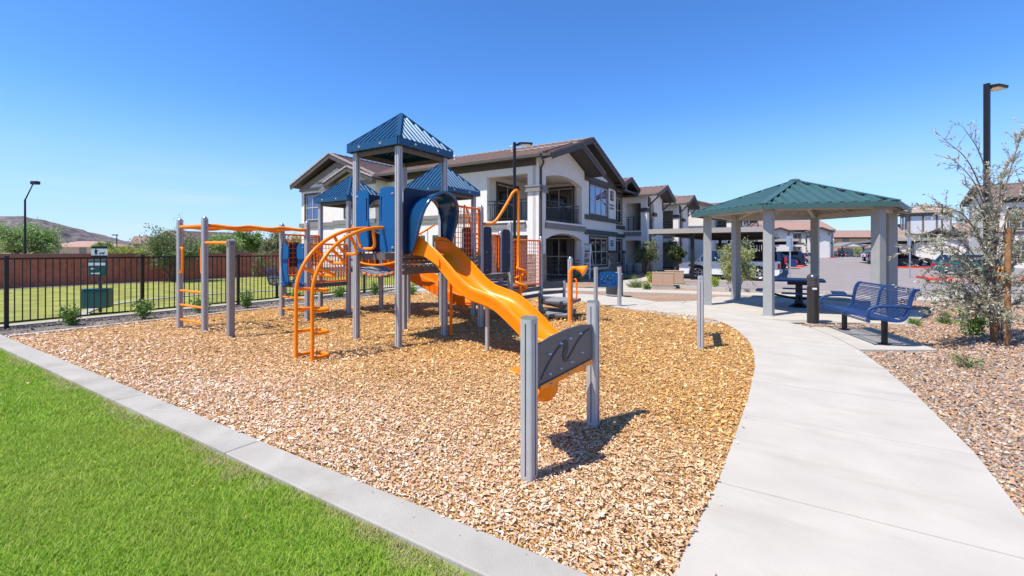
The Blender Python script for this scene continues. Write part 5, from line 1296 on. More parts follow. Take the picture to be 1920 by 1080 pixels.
m = MB(); m.box(tx+.8,tx+tw+1.2,-2.2,-.602,0,3.4); m.build('porch_wall', M_stucco_d, ch); gable(ch,'y',tx+tw/2+.8,-2.9,3,3.2,3.4,4.9,(True,False),M_club,name='porch_roof')
# ------------------------------------------------------------------ houses beyond the block wall
def hip_house(label, loc, rz, L, D, H, zr, wallm, tilem, run=None):
    t = thing('house', label, 'house', loc, rz, 'houses beyond the block wall'); m = MB(); m.box(0,L,0,D,0,H); m.build('wall', wallm, t)
    o = .6; run = run if run is not None else D/2; m = MB()
    m.add([(-o,-o,H),(L+o,-o,H),(L+o,D+o,H),(-o,D+o,H),(run,D/2,zr),(L-run,D/2,zr)],[(0,1,5,4),(1,2,5),(2,3,4,5),(3,0,4),(3,2,1,0)]); m.build('roof', tilem, t)
    m = MB(); m.box(-o,L+o,-o,D+o,H-.2,H-.004); m.build('eave_board', wallm, t)
    for k in range(2): window(t, fR(0), L*(.2+.45*k),L*(.2+.45*k)+1.5,1.0,2.2,recess=-.03)
    return t
hip_house('pinkish hip-roofed house behind the big green tree', (at(75,110)[0],110,0), 0, 15, 10, 2.6, 4.0, M_beige, M_tile_p)
t = block('beige house with a plain gable end beyond the red wall', (at(250,92)[0],92,0), R(30), 12, 7.0, 3.0, 4.5, M_beige, M_tile_p, 2, name='house', winz=((1,2.2),))
hip_house('low beige house wing next to the gabled house', (at(262,84)[0],84,0), R(10), 9, 8, 3.0, 4.1, M_beige, M_tile_p)
t = block('dark brown gabled house behind the dog park tree', (at(303,58)[0],63,0), R(62), 11, 9.5, 2.9, 4.4, mat('brown_house_stucco',(.20,.13,.10),.9), M_tile, 2, name='house', winz=((1,2.2),))
# ------------------------------------------------------------------ carports
def carport(label, u0,u1,v0,v1,z,group='flat carports'):
    a = UV(u0,v1); t = thing('carport', label, 'carport', (a.x,a.y,0), A58, group); L=u1-u0; D=v0-v1    # local x along u, y from v1 to v0
    m = MB(); m.box(0,L,0,D,z+.12,z+.16); m.build('roof_deck', M_cream, t)
    fm=MB(); fm.box(-.03,0-.001,-.03,D+.03,z-.06,z+.20); fm.build('fascia', mat('taupe_fascia',(.33,.30,.27),.6,0,.05), t)
    fm=MB(); fm.box(0,L,-.031,-.001,z-.06,z+.20); fm.build('fascia', MATS['taupe_fascia'], t); fm=MB(); fm.box(0,L,D+.001,D+.031,z-.06,z+.20); fm.build('fascia', MATS['taupe_fascia'], t)
    fm=MB(); fm.box(L+.001,L+.03,-.03,D+.03,z-.06,z+.20); fm.build('fascia', MATS['taupe_fascia'], t)
    n=max(2,int(L/5.4))
    for k in range(n+1):
        x=.5+(L-1)*k/n; m=MB(); m.box(x-.09,x+.09,D*.62-.09,D*.62+.09,-.02,z-.1); m.build('column', M_black, t); m=MB(); m.box(x-.07,x+.07,.15,D-.15,z-.1,z+.1); m.build('beam', M_trim, t)
    return t
carport('flat taupe carport over the white pickup', 25.4,43.0,6.8,1.0,2.55); carport('second flat carport farther along the left row', 53,80,6.6,-.6,2.55)
carport('flat carport on the right side of the lot by the clubhouse', 53,76,-7.0,-12.5,2.5)
t=thing('gabled_carport','grey gable-roofed carport over dark cars at the far end','carport',(at(1566,118)[0],118,0),R(-5),None)
for x0 in (0,5.2):
    z0=2.6; m=MB(); m.add([(x0-.8,-3,z0),(x0+2.6,-3,z0+1.15),(x0+6.0,-3,z0),(x0-.8,3,z0),(x0+2.6,3,z0+1.15),(x0+6.0,3,z0)],[(0,1,4,3),(1,2,5,4)]); ob=m.build('roof', M_trim2, t, fix=False); so=ob.modifiers.new('thick','SOLIDIFY'); so.thickness=.2
    m=MB(); m.add([(x0-.4,-2.8,z0),(x0+2.6,-2.8,z0+1.0),(x0+5.6,-2.8,z0)],[(0,1,2)]); ob=m.build('gable_infill', M_stucco, t, fix=False); so=ob.modifiers.new('thick','SOLIDIFY'); so.thickness=.1
    for xx in (x0+.2,x0+5.0): m=MB(); m.box(xx-.1,xx+.1,-2.6,-2.4,0,z0); m.build('column', M_black, t)
m=MB(); m.box(2.5,10.8,3.2,3.4,0,2.2); m.build('back_wall', M_white, t)
t=thing('radio_mast','thin radio mast far beyond the apartment roofs','mast',(at(1484,240)[0],240,0))
m=MB(); m.cyl((0,0,0),(0,0,20),.12,.06,6); m.build('pole', M_trim2, t)
for z in (15,17,18.5): m=MB(); m.bar((-.8,0,z),(.8,0,z),.08,.08); m.build('antenna_arm', M_trim2, t)
# ------------------------------------------------------------------ hills, trees and plants
V=[];F=[]; nx,ny=190,80
prof=[(-2600,120),(-1900,150),(-1400,105),(-1200,84),(-1028,70),(-960,64),(-921,56),(-868,35),(-825,14),(-793,2),(-700,-4)]
px_,pz_=zip(*prof); hr=np.random.default_rng(3)
gx=np.linspace(-2600,-700,nx); gy=np.linspace(640,1260,ny)
for j,y in enumerate(gy):
    for i,x in enumerate(gx):
        z=np.interp(x-.0*(y-900),px_,pz_)*math.exp(-((y-900)/170)**2)
        z+=(math.sin(x*.03+y*.02)*2.2+math.sin(x*.011-y*.037)*2.5+hr.normal(0,1.7)+3.5*math.sin(x*.061+2*math.sin(y*.045))*math.sin(y*.07))*min(1,max(0,z/22)); V.append((x,y,z-2))
for j in range(ny-1):
    for i in range(nx-1): F.append((j*nx+i,j*nx+i+1,(j+1)*nx+i+1,(j+1)*nx+i))
struct(MB().add(V,F).build('hills', mat('desert_hillside',(.135,.115,.115),.95,0,.6,.13,bump=0), smooth=None))
def leaves(name, P, D, ln, wd, pal, parent, seed=1, jit=.7, m=None):
    r=np.random.default_rng(seed); n=len(P); P=np.asarray(P); D=np.asarray(D)+r.normal(0,jit,(n,3)); D/=np.linalg.norm(D,axis=1)[:,None]+1e-9
    S=np.cross(D,r.normal(0,1,(n,3))); S/=np.linalg.norm(S,axis=1)[:,None]+1e-9; N=np.cross(S,D)
    L=(ln*r.uniform(.6,1.35,n))[:,None]; W=(wd*r.uniform(.6,1.3,n))[:,None]
    V=np.stack([P,P+D*L*.45+S*W+N*L*.06,P+D*L,P+D*L*.45-S*W+N*L*.06],1)
    F=np.arange(n*4).reshape(-1,4); pal=np.array(pal); c=pal[r.integers(0,len(pal),n)]*r.uniform(.75,1.25,n)[:,None]
    return link(name, np_mesh(name,V.reshape(-1,3),F,m or M_leaf,np.repeat(c,4,0)), parent)
GREEN=[(.13,.24,.045),(.18,.31,.06),(.09,.18,.035),(.24,.36,.09),(.15,.26,.06)]
DARK=[(.055,.10,.03),(.08,.14,.045),(.04,.075,.025),(.11,.17,.06),(.14,.19,.09)]
OLIVE=[(.20,.24,.11),(.27,.30,.15),(.14,.18,.08),(.33,.35,.2),(.17,.2,.1)]
FEATH=[(.28,.43,.12),(.21,.34,.09),(.35,.48,.17),(.16,.27,.07),(.39,.50,.22)]
YEL=[(.40,.43,.16),(.31,.36,.12),(.50,.52,.26),(.24,.29,.10),(.36,.40,.17)]
LIME=[(.33,.45,.04),(.42,.52,.07),(.22,.34,.035),(.5,.48,.05)]
GREY=[(.44,.43,.30),(.33,.345,.23),(.56,.53,.40),(.25,.27,.17),(.39,.39,.265),(.63,.60,.47)]
def tree(label, loc, h, w, trunk_h, tr, pal, nleaf, ln, wd, seed, stems=1, cat='tree', group=None, name='tree', limbs=7, sub=6, droop=0.0, flat=1.0, lean=0, bark=None, gap=1.0, jit=.8):
    r=random.Random(seed); t=thing(name,label,cat,(*loc[:2],loc[2] if len(loc)>2 else -.03),0,group); mb=MB(); tips=[]
    cz=trunk_h+(h-trunk_h)*.5
    for s in range(stems):
        a=r.uniform(0,6.28); b=Vector((math.cos(a)*.08*(stems>1),math.sin(a)*.08*(stems>1),0)); top=Vector((math.cos(a)*w*.12*(stems>1)+lean,math.sin(a)*w*.12*(stems>1),trunk_h))
        mid=(b+top)/2+Vector((r.uniform(-.06,.06)*h*.3,r.uniform(-.06,.06)*h*.3,0)); mb.tube(smooth_path([b,mid,top],4),tr,8,r2=tr*.65)
        for k in range(limbs):
            an=2*math.pi*(k+r.random()*.7)/limbs; el=r.uniform(.1,1.0)
            e=top+Vector((math.cos(an)*w*.5*(1-el*.55)*r.uniform(.6,1)*.8, math.sin(an)*w*.5*(1-el*.55)*r.uniform(.6,1)*.8, (h-trunk_h)*(.15+.75*el)*flat*r.uniform(.75,1.0)))
            m_=top.lerp(e,.5)+Vector((0,0,.1*h*r.random()))
            lp=smooth_path([top-Vector((0,0,trunk_h*.25*r.random())),m_,e],4); mb.tube(lp,tr*.45,6,r2=tr*.12)
            for q in range(sub):
                f=r.uniform(.35,1); i=min(int(f*(len(lp)-1)),len(lp)-1); s0=lp[i]; d=Vector((r.gauss(0,1),r.gauss(0,1),r.gauss(.25,.7)-droop)).normalized(); l_=r.uniform(.10,.22)*w
                e2=s0+d*l_; mb.tube([s0,s0.lerp(e2,.5)+Vector((0,0,.04*l_)),e2],tr*.14,4,r2=tr*.05); tips.append((s0,e2))
    mb.build('trunk', bark or M_bark, t, smooth=60)
    rr=np.random.default_rng(seed); k=rr.integers(0,len(tips),nleaf); f=rr.uniform(.25,1.1,nleaf)[:,None]
    A=np.array([tuple(a) for a,b in tips]); B=np.array([tuple(b) for a,b in tips]); sp=.045*w*gap
    P=A[k]+(B[k]-A[k])*f+rr.normal(0,1,(nleaf,3)).clip(-1.6,1.6)*sp*rr.uniform(.3,1.3,(nleaf,1)); P[:,2]=np.maximum(P[:,2],.04)
    leaves('crown',P,(B-A)[k]/np.linalg.norm((B-A)[k],axis=1)[:,None]+np.array([0,0,-droop]),ln,wd,pal,t,seed,jit); return t
def shrub(label, loc, h, w, n, ln, wd, pal, seed, cat='shrub', group=None, name='shrub', spiky=False, z=-.03):
    rr=np.random.default_rng(seed); t=thing(name,label,cat,(loc[0],loc[1],z),0,group); mb=MB(); r=random.Random(seed); tips=[]
    for k in range(12 if not spiky else 10):
        a=r.uniform(0,6.28); e=Vector((math.cos(a)*w*.42*r.random()**.6,math.sin(a)*w*.42*r.random()**.6,h*r.uniform(.5,.95))); tips.append(e)
        mb.tube(smooth_path([(0,0,0),(e.x*.35,e.y*.35,e.z*.6),tuple(e)],3),.012*max(.5,h),5,r2=.004)
    mb.build('stems',M_bark,t,smooth=60); T=np.array([tuple(e) for e in tips])
    if spiky:
        a=rr.uniform(0,6.28,n); q=rr.uniform(.05,1,n)**.7; D=np.stack([np.cos(a)*q*w*.5,np.sin(a)*q*w*.5,h*(1.05-.5*q)],-1); P=rr.normal(0,1,(n,3))*np.array([w*.08,w*.08,.0]); P[:,2]=0
        leaves('foliage',P,D/np.linalg.norm(D,axis=1)[:,None],h*.95,wd,pal,t,seed,.12)
    else:
        k=rr.integers(0,len(T),n); f=rr.uniform(.25,1.05,n)[:,None]; P=T[k]*np.concatenate([f,f,f],1)+rr.normal(0,1,(n,3))*np.array([w,w,h*.7])*.095; P[:,2]=np.maximum(P[:,2],.02)
        D=P-np.array([0,0,h*.3]); leaves('foliage',P,D/(np.linalg.norm(D,axis=1)[:,None]+1e-6),ln,wd,pal,t,seed,.7)
    return t
# grey-leaved young tree at the right, with long arching branches
gt=thing('grey_leaved_tree','tall wispy silver-grey leaved tree staked in the gravel at right','tree',(8.39,7.81,-.03))
r=random.Random(5); org=Vector((8.39,7.81,-.03)); mb=MB(); tw=[]
nodes=[Vector((8.39,7.81,-.03)),Vector((8.37,7.80,.5)),Vector((8.40,7.78,1.0)),Vector((8.36,7.80,1.5)),Vector((8.40,7.82,2.0)),Vector((8.45,7.8,2.5))]
mb.tube([n-org for n in smooth_path(nodes,4)],.042,9,r2=.018)
for off in ((.10,-.06),(.16,.05)): mb.tube([Vector((off[0],off[1],0)),Vector((off[0]*.8,off[1],.7)),Vector((off[0]*1.6,off[1]*2,1.5)),Vector((off[0]*2.5,off[1]*3,2.3))],.022,7,r2=.01)
TG=[(1772,262,7.2),(1806,238,7.6),(1790,300,7.4),(1725,385,7.0),(1706,470,6.95),(1722,440,7.3),(1730,500,7.2),(1716,555,7.2),(1748,590,7.1),(1800,430,7.5),(1778,520,7.3),(1760,470,7.6),(1850,330,8.0),(1895,300,8.0),(1915,400,7.5),(1935,470,7.4),(1940,560,7.6),(1870,450,8.3),(1890,520,7.3),(1830,560,7.5),(1960,380,7.7),(1840,395,8.3),(1990,300,7.8),(1926,225,7.6),(1900,600,7.2),(1815,350,7.7),(1785,560,7.6),(1810,600,7.3),(1868,400,7.4),(1880,350,7.9),(1840,480,7.2),(1800,490,8.1),(1855,570,7.1),(1925,520,8.0),(1740,530,7.6),(1760,400,7.4),(1910,455,8.1),(1765,545,7.1)]
for px,py,Y in TG:
    e=Vector(at(px,Y,1.55+(470-py)/840*Y)); zb=max(.35,min(2.2,e.z*.62-.15)); s=nodes[0].lerp(nodes[-1],(zb)/2.53)
    m_=s.lerp(e,.5)+Vector((r.uniform(-.06,.06),r.uniform(-.06,.06),.16*(e-s).length+r.uniform(-.03,.03))); lp=smooth_path([s,m_,e],7); mb.tube([p-org for p in lp],.014,5,r2=.0035)
    wisp = py < 320 and px < 1830
    for q in range(22 if not wisp else 10):
        i=int(len(lp)*r.uniform(.30,.99)); s0=lp[min(i,len(lp)-1)]; dr=(lp[min(i+1,len(lp)-1)]-lp[max(i-1,0)]).normalized(); d=(dr*.9+Vector((r.gauss(0,.6),r.gauss(0,.6),r.gauss(.1,.55)))).normalized(); l_=r.uniform(.12,.36)
        mb.tube([s0-org,s0+d*l_-org],.004,4,r2=.002); tw.append((s0-org,s0+d*l_-org,1.0 if not wisp else .55))
mb.build('trunk',mat('grey_brown_bark',(.20,.15,.115),.95,0,.3,20),gt,smooth=60)
rr=np.random.default_rng(9); n=13500; wts=np.array([t[2] for t in tw]); k=rr.choice(len(tw),n,p=wts/wts.sum()); f=rr.uniform(0,1.08,n)[:,None]; A=np.array([tuple(a) for a,b,c in tw]); B=np.array([tuple(b) for a,b,c in tw])
D=(B-A)[k]; D/=np.linalg.norm(D,axis=1)[:,None]
leaves('crown',A[k]+(B-A)[k]*f+rr.normal(0,.008,(n,3)),D,.06,.0088,GREY,gt,9,.6)
t=thing('tree_stake','weathered brown wooden stake tied beside the grey-leaved tree','tree stake',(8.22,7.44,-.03)); m=MB(); m.tube([(0,0,-.1),(.01,0,1.0),(.035,.01,1.96)],.042,10); m.build('stake',M_stake,t,smooth=50); m=MB(); m.tube([(.03,.0,1.75),(-.02,.2,1.72),(.08,.36,1.7)],.008,5); m.build('tie',M_black,t)
t=thing('tree_stake','short wooden stake stub at the foot of the grey-leaved tree','tree stake',(8.32,7.72,-.03)); m=MB(); m.tube([(0,0,-.1),(-.01,0,.34)],.04,10); m.build('stake',M_stake,t,smooth=50)
# trees and shrubs near the buildings
tree('bushy yellow green narrow-leaved shrub tree right behind the shelter',(8.85,17.5),2.35,1.75,.25,.035,YEL,9500,.10,.017,21,stems=4,limbs=8,sub=9)
tree('pale olive tree in front of the nearer porch bay',(8.7,29.6),2.55,2.0,.75,.05,OLIVE,5200,.11,.03,22,stems=3,limbs=6)
tree('dark green tree in front of the farther porch bay',(11.9,33.0),2.75,2.0,.6,.05,DARK,5200,.12,.034,23,stems=2,limbs=6)
tree('broad feathery green tree beyond the wall beside the street lamp',(at(48,45)[0],45),5.6,6.4,1.2,.16,FEATH,15000,.24,.045,24,stems=2,limbs=9,sub=9,gap=1.3,droop=.2)
tree('feathery low green tree left of the beige gabled house',(at(192,62)[0],62),3.1,3.6,.8,.10,FEATH,7000,.26,.05,25,limbs=8,sub=7,gap=1.3)
for i,(px,Y,w_,l) in enumerate([(215,50,2.6,'yellow green hedge bush left of the gabled house wall'),(240,50,2.6,'bright lime bush under the short street lamp'),(262,51,2.0,'small lime bush before the beige gable')]):
    tree(l,(at(px,Y)[0],Y),2.55,w_,.5,.06,LIME,1600,.14,.035,30+i,stems=2,limbs=6)
tree('open olive tree with several thin trunks inside the dog park',(-17.2,22.8),3.4,3.9,.75,.055,OLIVE+GREEN[:2],9000,.10,.026,27,stems=4,limbs=7,sub=7,gap=.9)
tree('tall bright green tree beyond the wall behind the ladder',(at(470,52)[0],52),4.9,5.0,1.4,.13,GREEN,8000,.22,.065,28,limbs=8,sub=7)
tree('rounded dark green tree beyond the wall left of the bright one',(at(420,46)[0],46),3.5,5.2,1.0,.12,FEATH,8000,.2,.055,29,limbs=8,sub=7)
tree('dull olive tree beyond the wall near the building corner',(at(520,44)[0],44),3.9,4.6,1.0,.12,OLIVE,8000,.18,.05,33,limbs=8,sub=7)
tree('olive green tree beyond the wall behind the blue side panels',(at(560,50)[0],50),4.2,4.4,1.0,.12,FEATH,3800,.17,.04,34,limbs=8,sub=7)
tree('small olive tree in front of the wall behind the dog park bench',(-14.9,26.6),1.9,1.5,.4,.035,OLIVE,1300,.08,.018,35,stems=2,limbs=5)
tree('thin pale tree at the left end of the dog park wall',(at(2,19.5)[0],19.6),1.9,1.8,.6,.03,OLIVE+YEL[:2],1100,.08,.018,36,stems=2,limbs=5,gap=1.2)
tree('round green tree right of the tan house row',(at(1688,105)[0],105),5.6,6.6,1.2,.15,GREEN,3200,.30,.08,37,limbs=8,sub=6)
tree('small yellow green tree before the far white wall',(at(1608,100)[0],100),3.0,3.2,.9,.08,YEL,1200,.2,.05,38,limbs=6)
# shrubs
fs=[(135,608,.52,.5,'leftmost green shrub in the fence gravel strip'),(268,597,.50,.46,'green shrub below the second fence post from left'),(378,584,.52,.56,'green shrub behind the ladder uprights'),(463,576,.44,.45,'green shrub near the dog park bench leg'),(703,552,.52,.5,'dense bright green shrub seen under the belt bridge'),(636,556,.45,.55,'sparse green shrub behind the low orange barrier'),(770,552,.35,.5,'low shrub behind the curved slide')]
for i,(px,py,h_,w_,l) in enumerate(fs): shrub(l,G(px,py),h_*(.8+.07*((i*3)%5)),w_*(.75+.08*((i*2)%5)),620,.055,.017,GREEN,50+i,group='shrubs in the fence gravel strip')
ws=[(85,21,.55,.8,LIME,0,'lime green bush at the foot of the block wall'),(137,22.3,.45,.5,OLIVE,0,'small grey green bush at the wall behind the waste station'),(201,23.0,.5,.7,YEL,1,'dry straw-coloured plant at the wall right of the waste station'),(247,24,.6,.8,FEATH,1,'tufted green plant at the wall'),(284,24.6,.62,.6,YEL,1,'pale yellow tuft at the wall left of the park tree'),(478,26.5,.6,.5,OLIVE,0,'grey bush at the wall above the blue bench')]
for i,(px,Y,h_,w_,pal,sp,l) in enumerate(ws): shrub(l,at(px,Y)[:2],h_,w_,300 if not sp else 160,.07,.02 if not sp else .008,pal,70+i,group='plants along the block wall',spiky=bool(sp))
rs=[(1635,607,.22,.42,OLIVE+GREEN[:1],1,'green grass tuft just right of the blue bench'),(1714,608,.2,.38,GREEN+OLIVE[:2],1,'larger green grass tuft in the right gravel'),(1771,604,.2,.42,GREEN+OLIVE[:2],1,'green grass tuft nearest the grey tree'),(1773,592,.14,.3,OLIVE,1,'small olive tuft behind the larger tufts'),(1752,568,.08,.3,OLIVE,1,'tiny dry tuft near the parking kerb')]
for i,(px,py,h_,w_,pal,sp,l) in enumerate(rs[1:]): shrub(l,G(px,py),h_,w_,260,.06,.004,pal,80+i,group='grass tufts in the right gravel',spiky=True)
shrub('dense green shrub beside the grey tree trunk',(8.55,8.35),.55,.55,620,.06,.018,GREEN,90)
shrub('low sprawling green rosemary-like plant in front of the stake',(6.12,6.0),.2,.42,420,.035,.005,GREEN+OLIVE[:2],91)
bs=[(1084,530,24.0,.55,1.3,LIME+GREEN,0,'yellow green shrub below the ground floor porch'),(1128,537,19.5,.35,.5,GREEN,0,'small green shrub by the litter bin'),(1118,524,25,.55,1.0,DARK,0,'dark shrub under the three-pane window'),(1192,538,18.8,.42,1.1,OLIVE+GREEN[:2],1,'wide green grass clump beside the litter bin'),(1213,543,17.9,.28,.36,GREEN,0,'small bright shrub left of the cabinets'),(1222,528,22.3,.5,.6,LIME,0,'lime shrub behind the cabinets, left'),(1232,528,22.0,.35,.4,GREEN,0,'small green shrub touching the cabinet'),(1340,538,19.0,.5,.45,LIME,0,'lime shrub with yellow flowers beside a shelter post'),(1180,524,24.5,.35,2.2,GREEN,1,'long grass bed along the building walk')]
for i,(px,py,Y,h_,w_,pal,sp,l) in enumerate(bs): shrub(l,at(px,Y)[:2],h_,w_,420 if not sp else 420,.07,.02 if not sp else .007,pal,100+i,spiky=bool(sp))
for i,(u,v,l) in enumerate([(51.2,1.5,'yellow flowering bush on the first red-kerbed island'),(81.8,2.0,'yellow bush on the second island'),(33,-9,'low bush on the right island by the hydrant')]):
    p=UV(u,v); shrub(l,(p.x,p.y),.7,1.2,380,.1,.03,YEL+LIME,120+i,z=.08)
# ------------------------------------------------------------------ parked vehicles (local +x is the nose)
def paint(name,c,metal=.3): return mat(name,c,.28,metal,.03,3,coat=.6)
def vehicle(name,label,cat,loc,rz,pm,kind='sedan',group=None):
    t=thing(name,label,cat,loc,rz,group); t.scale=(.87,.87,.87)
    if kind=='pickup': L,W,bz,H,wb,wr=5.6,1.95,1.14,1.84,3.45,.42; cab=(-.25,1.75,-.05,1.15); hood=1.08
    elif kind=='suv': L,W,bz,H,wb,wr=4.75,1.88,1.02,1.72,2.8,.36; cab=(-2.2,1.25,-2.0,.45); hood=1.0
    elif kind=='hatch': L,W,bz,H,wb,wr=4.2,1.76,.95,1.5,2.6,.32; cab=(-1.95,1.25,-1.6,.35); hood=.90
    else: L,W,bz,H,wb,wr=4.7,1.82,.93,1.44,2.75,.33; cab=(-1.75,1.2,-1.15,.3); hood=.88
    h=L/2; gz=.22+(.1 if kind in('pickup','suv') else 0); xs=(-wb/2-.05,wb/2-.05)
    low=[(-h,gz+.12),(-h+.12,gz)]
    for x in xs: low+=[(x-wr-.08,gz)]+[(x+(wr+.08)*math.cos(R(180-a)),wr+(wr+.07)*math.sin(R(a))) for a in range(20,161,20)]+[(x+wr+.08,gz)]
    low+=[(h-.15,gz),(h,gz+.14),(h,gz+.36),(h-.06,hood-.12),(h-.25,hood-.02),(cab[1]+.1,bz)]
    if kind=='pickup': low+=[(cab[0],bz),(cab[0]-.01,bz),(-h+.05,bz+.02),(-h,bz-.03)]
    else: low+=[(cab[0],bz),(-h+.10,bz-.03 if kind=='sedan' else bz),(-h,bz-.14)]
    m=MB(); m.plate(low,[],-W/2,W/2,lambda a,b,c:(a,c,b)); b=m.build('body',pm,t,smooth=35,bevel=.05)
    m=MB(); m.box(-h+.35,h-.35,-W/2+.12,W/2-.12,gz+.04,bz-.15); m.build('underbody',M_black,b)
    i0=.14; m=MB(); V=[(cab[0],-W/2+.05,bz-.01),(cab[1],-W/2+.05,bz-.01),(cab[1],W/2-.05,bz-.01),(cab[0],W/2-.05,bz-.01),(cab[2],-W/2+.05+i0,H-.04),(cab[3],-W/2+.05+i0,H-.04),(cab[3],W/2-.05-i0,H-.04),(cab[2],W/2-.05-i0,H-.04)]
    m.add(V,[(0,3,2,1),(4,5,6,7),(0,1,5,4),(1,2,6,5),(2,3,7,6),(3,0,4,7)]); gl=m.build('windows',M_carglass,t,bevel=.02)
    m=MB(); m.plate(rrect(cab[2]-.04,cab[3]+.05,-W/2+.05+i0-.01,W/2-.05-i0+.01,.08,3),[],H-.045,H); m.build('roof',pm,t,smooth=40,bevel=.015)
    V=[Vector(v) for v in V]
    for a,c in ((0,4),(1,5),(2,6),(3,7)): m=MB(); m.bar(V[a],V[c],.07,.07); m.build('pillar',pm,t)
    for s in (0,2):
        A_,B_=(V[0],V[1]) if s==0 else (V[3],V[2]); C_,D_=(V[4],V[5]) if s==0 else (V[7],V[6])
        for f in ((.5,) if kind!='suv' else (.33,.66)): m=MB(); m.bar(A_.lerp(B_,f),C_.lerp(D_,f),.05,.05); m.build('pillar',M_black,t)
    for x in xs:
        for s in (-1,1):
            y=s*(W/2-.12); m=MB(); prof=[(-.11,wr*.62),(-.11,wr*.95),(-.08,wr),(.08,wr),(.11,wr*.95),(.11,wr*.62)]
            V2=[];F2=[];n=20
            for o_,r_ in prof:
                for j in range(n): an=2*math.pi*j/n; V2.append((x+r_*math.cos(an),y+o_,wr+r_*math.sin(an)))
            for i in range(5):
                for j in range(n): F2.append((i*n+j,i*n+(j+1)%n,(i+1)*n+(j+1)%n,(i+1)*n+j))
            m.add(V2,F2); w_=m.build('wheel',M_tyre,t,smooth=40)
            m=MB(); m.cyl((x,y+s*.05,wr),(x,y+s*.06,wr),wr*.62,n=18); m.build('rim_back',M_black,w_)
            m=MB(); m.tube([(x+wr*.6*math.cos(2*math.pi*j/18),y+s*.095,wr+wr*.6*math.sin(2*math.pi*j/18)) for j in range(18)],.022,6,closed=True)
            for j in range(6): an=2*math.pi*j/6; m.bar((x+.05*math.cos(an),y+s*.085,wr+.05*math.sin(an)),(x+wr*.58*math.cos(an),y+s*.09,wr+wr*.58*math.sin(an)),.03,.075,up=(0,1,0))
            m.cyl((x,y+s*.075,wr),(x,y+s*.1,wr),.06,n=10); m.build('rim',M_rim,w_)
    for s in (-1,1):
        y0,y1=sorted((s*(W/2-.30),s*(W/2+.012)))
        zl=(.72,1.04) if kind=='pickup' else ((.75,1.3) if kind=='suv' else (.66,.84))
        m=MB(); m.box(-h-.012,-h+.12,*sorted((s*(W/2-(.17 if kind in('pickup','suv') else .42)),s*(W/2+.012))),*zl); m.build('tail_lamp',M_lampred,t,bevel=.02)
        m=MB(); m.box(h-.22,h+.008,y0,y1,hood-.34,hood-.14); m.build('headlight',M_lens,t,bevel=.03)
        m=MB(); m.cbox((cab[1]-.25,s*(W/2+.09),bz+.10),.10,.18,.14); m.build('wing_mirror',pm,t,bevel=.02)
        for dx in (-.55,.45): m=MB(); m.cbox((dx,s*(W/2+.012),bz-.14),.16,.025,.035); m.build('door_handle',pm,t)
        for dx in (-.75,.2,1.15): m=MB(); m.cbox((dx,s*(W/2+.001),(gz+bz)/2+.06),.012,.004,bz-gz-.2); m.build('door_seam',M_black,t)
    m=MB(); m.box(-h-.10 if kind=='pickup' else -h-.03,-h+.02,-W/2+.06,W/2-.06,gz+.14,gz+.34); m.build('rear_bumper',M_steel if kind=='pickup' else pm,t,bevel=.04)
    m=MB(); m.box(-h-.112 if kind=='pickup' else -h-.042,-h-.03,-.16,.16,gz+.18,gz+.31) if kind=='pickup' else m.box(-h-.008,-h+.01,-.16,.16,.62,.74); m.build('number_plate',M_white,t)
    m=MB(); m.box(h-.05,h+.012,-W/2+.4,W/2-.4,gz+.3,hood-.2); m.build('grille',M_black,t)
    if kind=='pickup': m=MB(); m.box(-h+.14,cab[0]-.1,-W/2+.16,W/2-.16,bz+.001,bz+.04); m.build('bed_cover',M_black,t,bevel=.01)
    return t
VZ=A58+R(90)                                # nose towards +v
def vpos(u,v): p=UV(u,v); return (p.x,p.y,-.015)
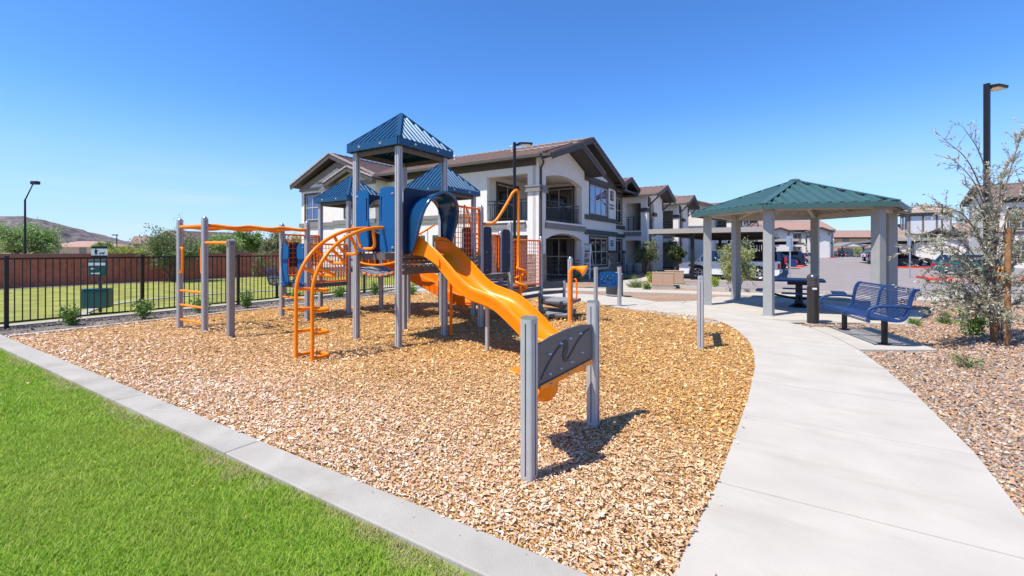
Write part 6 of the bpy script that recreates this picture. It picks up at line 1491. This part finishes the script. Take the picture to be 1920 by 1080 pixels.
Pw=paint('white_car_paint',(.68,.68,.69),0); Pk=paint('black_car_paint',(.012,.012,.014)); Pb=paint('blue_car_paint',(.012,.04,.17)); Pn=paint('dark_blue_grey_car_paint',(.03,.05,.075)); Ps=paint('silver_car_paint',(.42,.44,.46),.6); Pr=paint('dark_red_car_paint',(.12,.012,.014)); Pt=paint('teal_car_paint',(.02,.16,.19)); Pg=paint('grey_car_paint',(.14,.15,.16),.5)
vehicle('pickup_truck','white pickup truck parked nose-in under the near carport','pickup truck',vpos(27.2,2.95),VZ,Pw,'pickup')
PC='cars parked in the lot'
for u,v,pm,kd,l in [(36.5,2.4,Pk,'suv','black car with red tail lights just beyond the white pickup'),(46.0,1.65,Pb,'sedan','bright blue sedan before the first red-kerbed island'),(57,.9,Pn,'suv','dark blue grey SUV just past the first red island'),(66,-.15,Ps,'hatch','silver hatchback second past the first island'),(71.5,-.7,Pg,'hatch','grey hatchback third past the first island'),(77,-1.2,Pk,'sedan','black sedan fourth past the first island')]:
    vehicle('parked_car',l,'car',vpos(u,v),VZ,pm,kd,PC)
for u,v,pm,kd,l in [(56.5,-9.3,Pn,'sedan','dark blue sedan nearest on the right-hand row'),(59.6,-9.4,Pk,'suv','black SUV in the right row beside the shelter post'),(62.6,-9.5,Pr,'sedan','dark red sedan beyond the black SUV, right row'),(70,-9.9,Pw,'suv','white SUV at the far end of the right row'),(74,-9.9,Pk,'sedan','black sedan beyond the white SUV')]:
    vehicle('parked_car',l,'car',vpos(u,v),VZ+math.pi,pm,kd,PC)
vehicle('parked_car','teal car behind the grey-leaved tree','car',(*at(1822,29.5)[:2],-.015),R(-10),Pt,'hatch',PC)
for px,Y,pm,kd,l in [(1551,104,Pk,'sedan','black sedan left of the far gabled carport'),(1571,112,Pk,'suv','black SUV under the left gable of the far carport'),(1590,112,Pg,'sedan','dark grey sedan under the right gable of the far carport'),(1612,112,Ps,'sedan','silver sedan right of the far gabled carport'),(1632,92,Pw,'suv','white SUV at the far right end of the aisle')]:
    vehicle('parked_car',l,'car',(*at(px,Y)[:2],-.015),R(200 if kd=='sedan' else 75),pm,kd,PC)
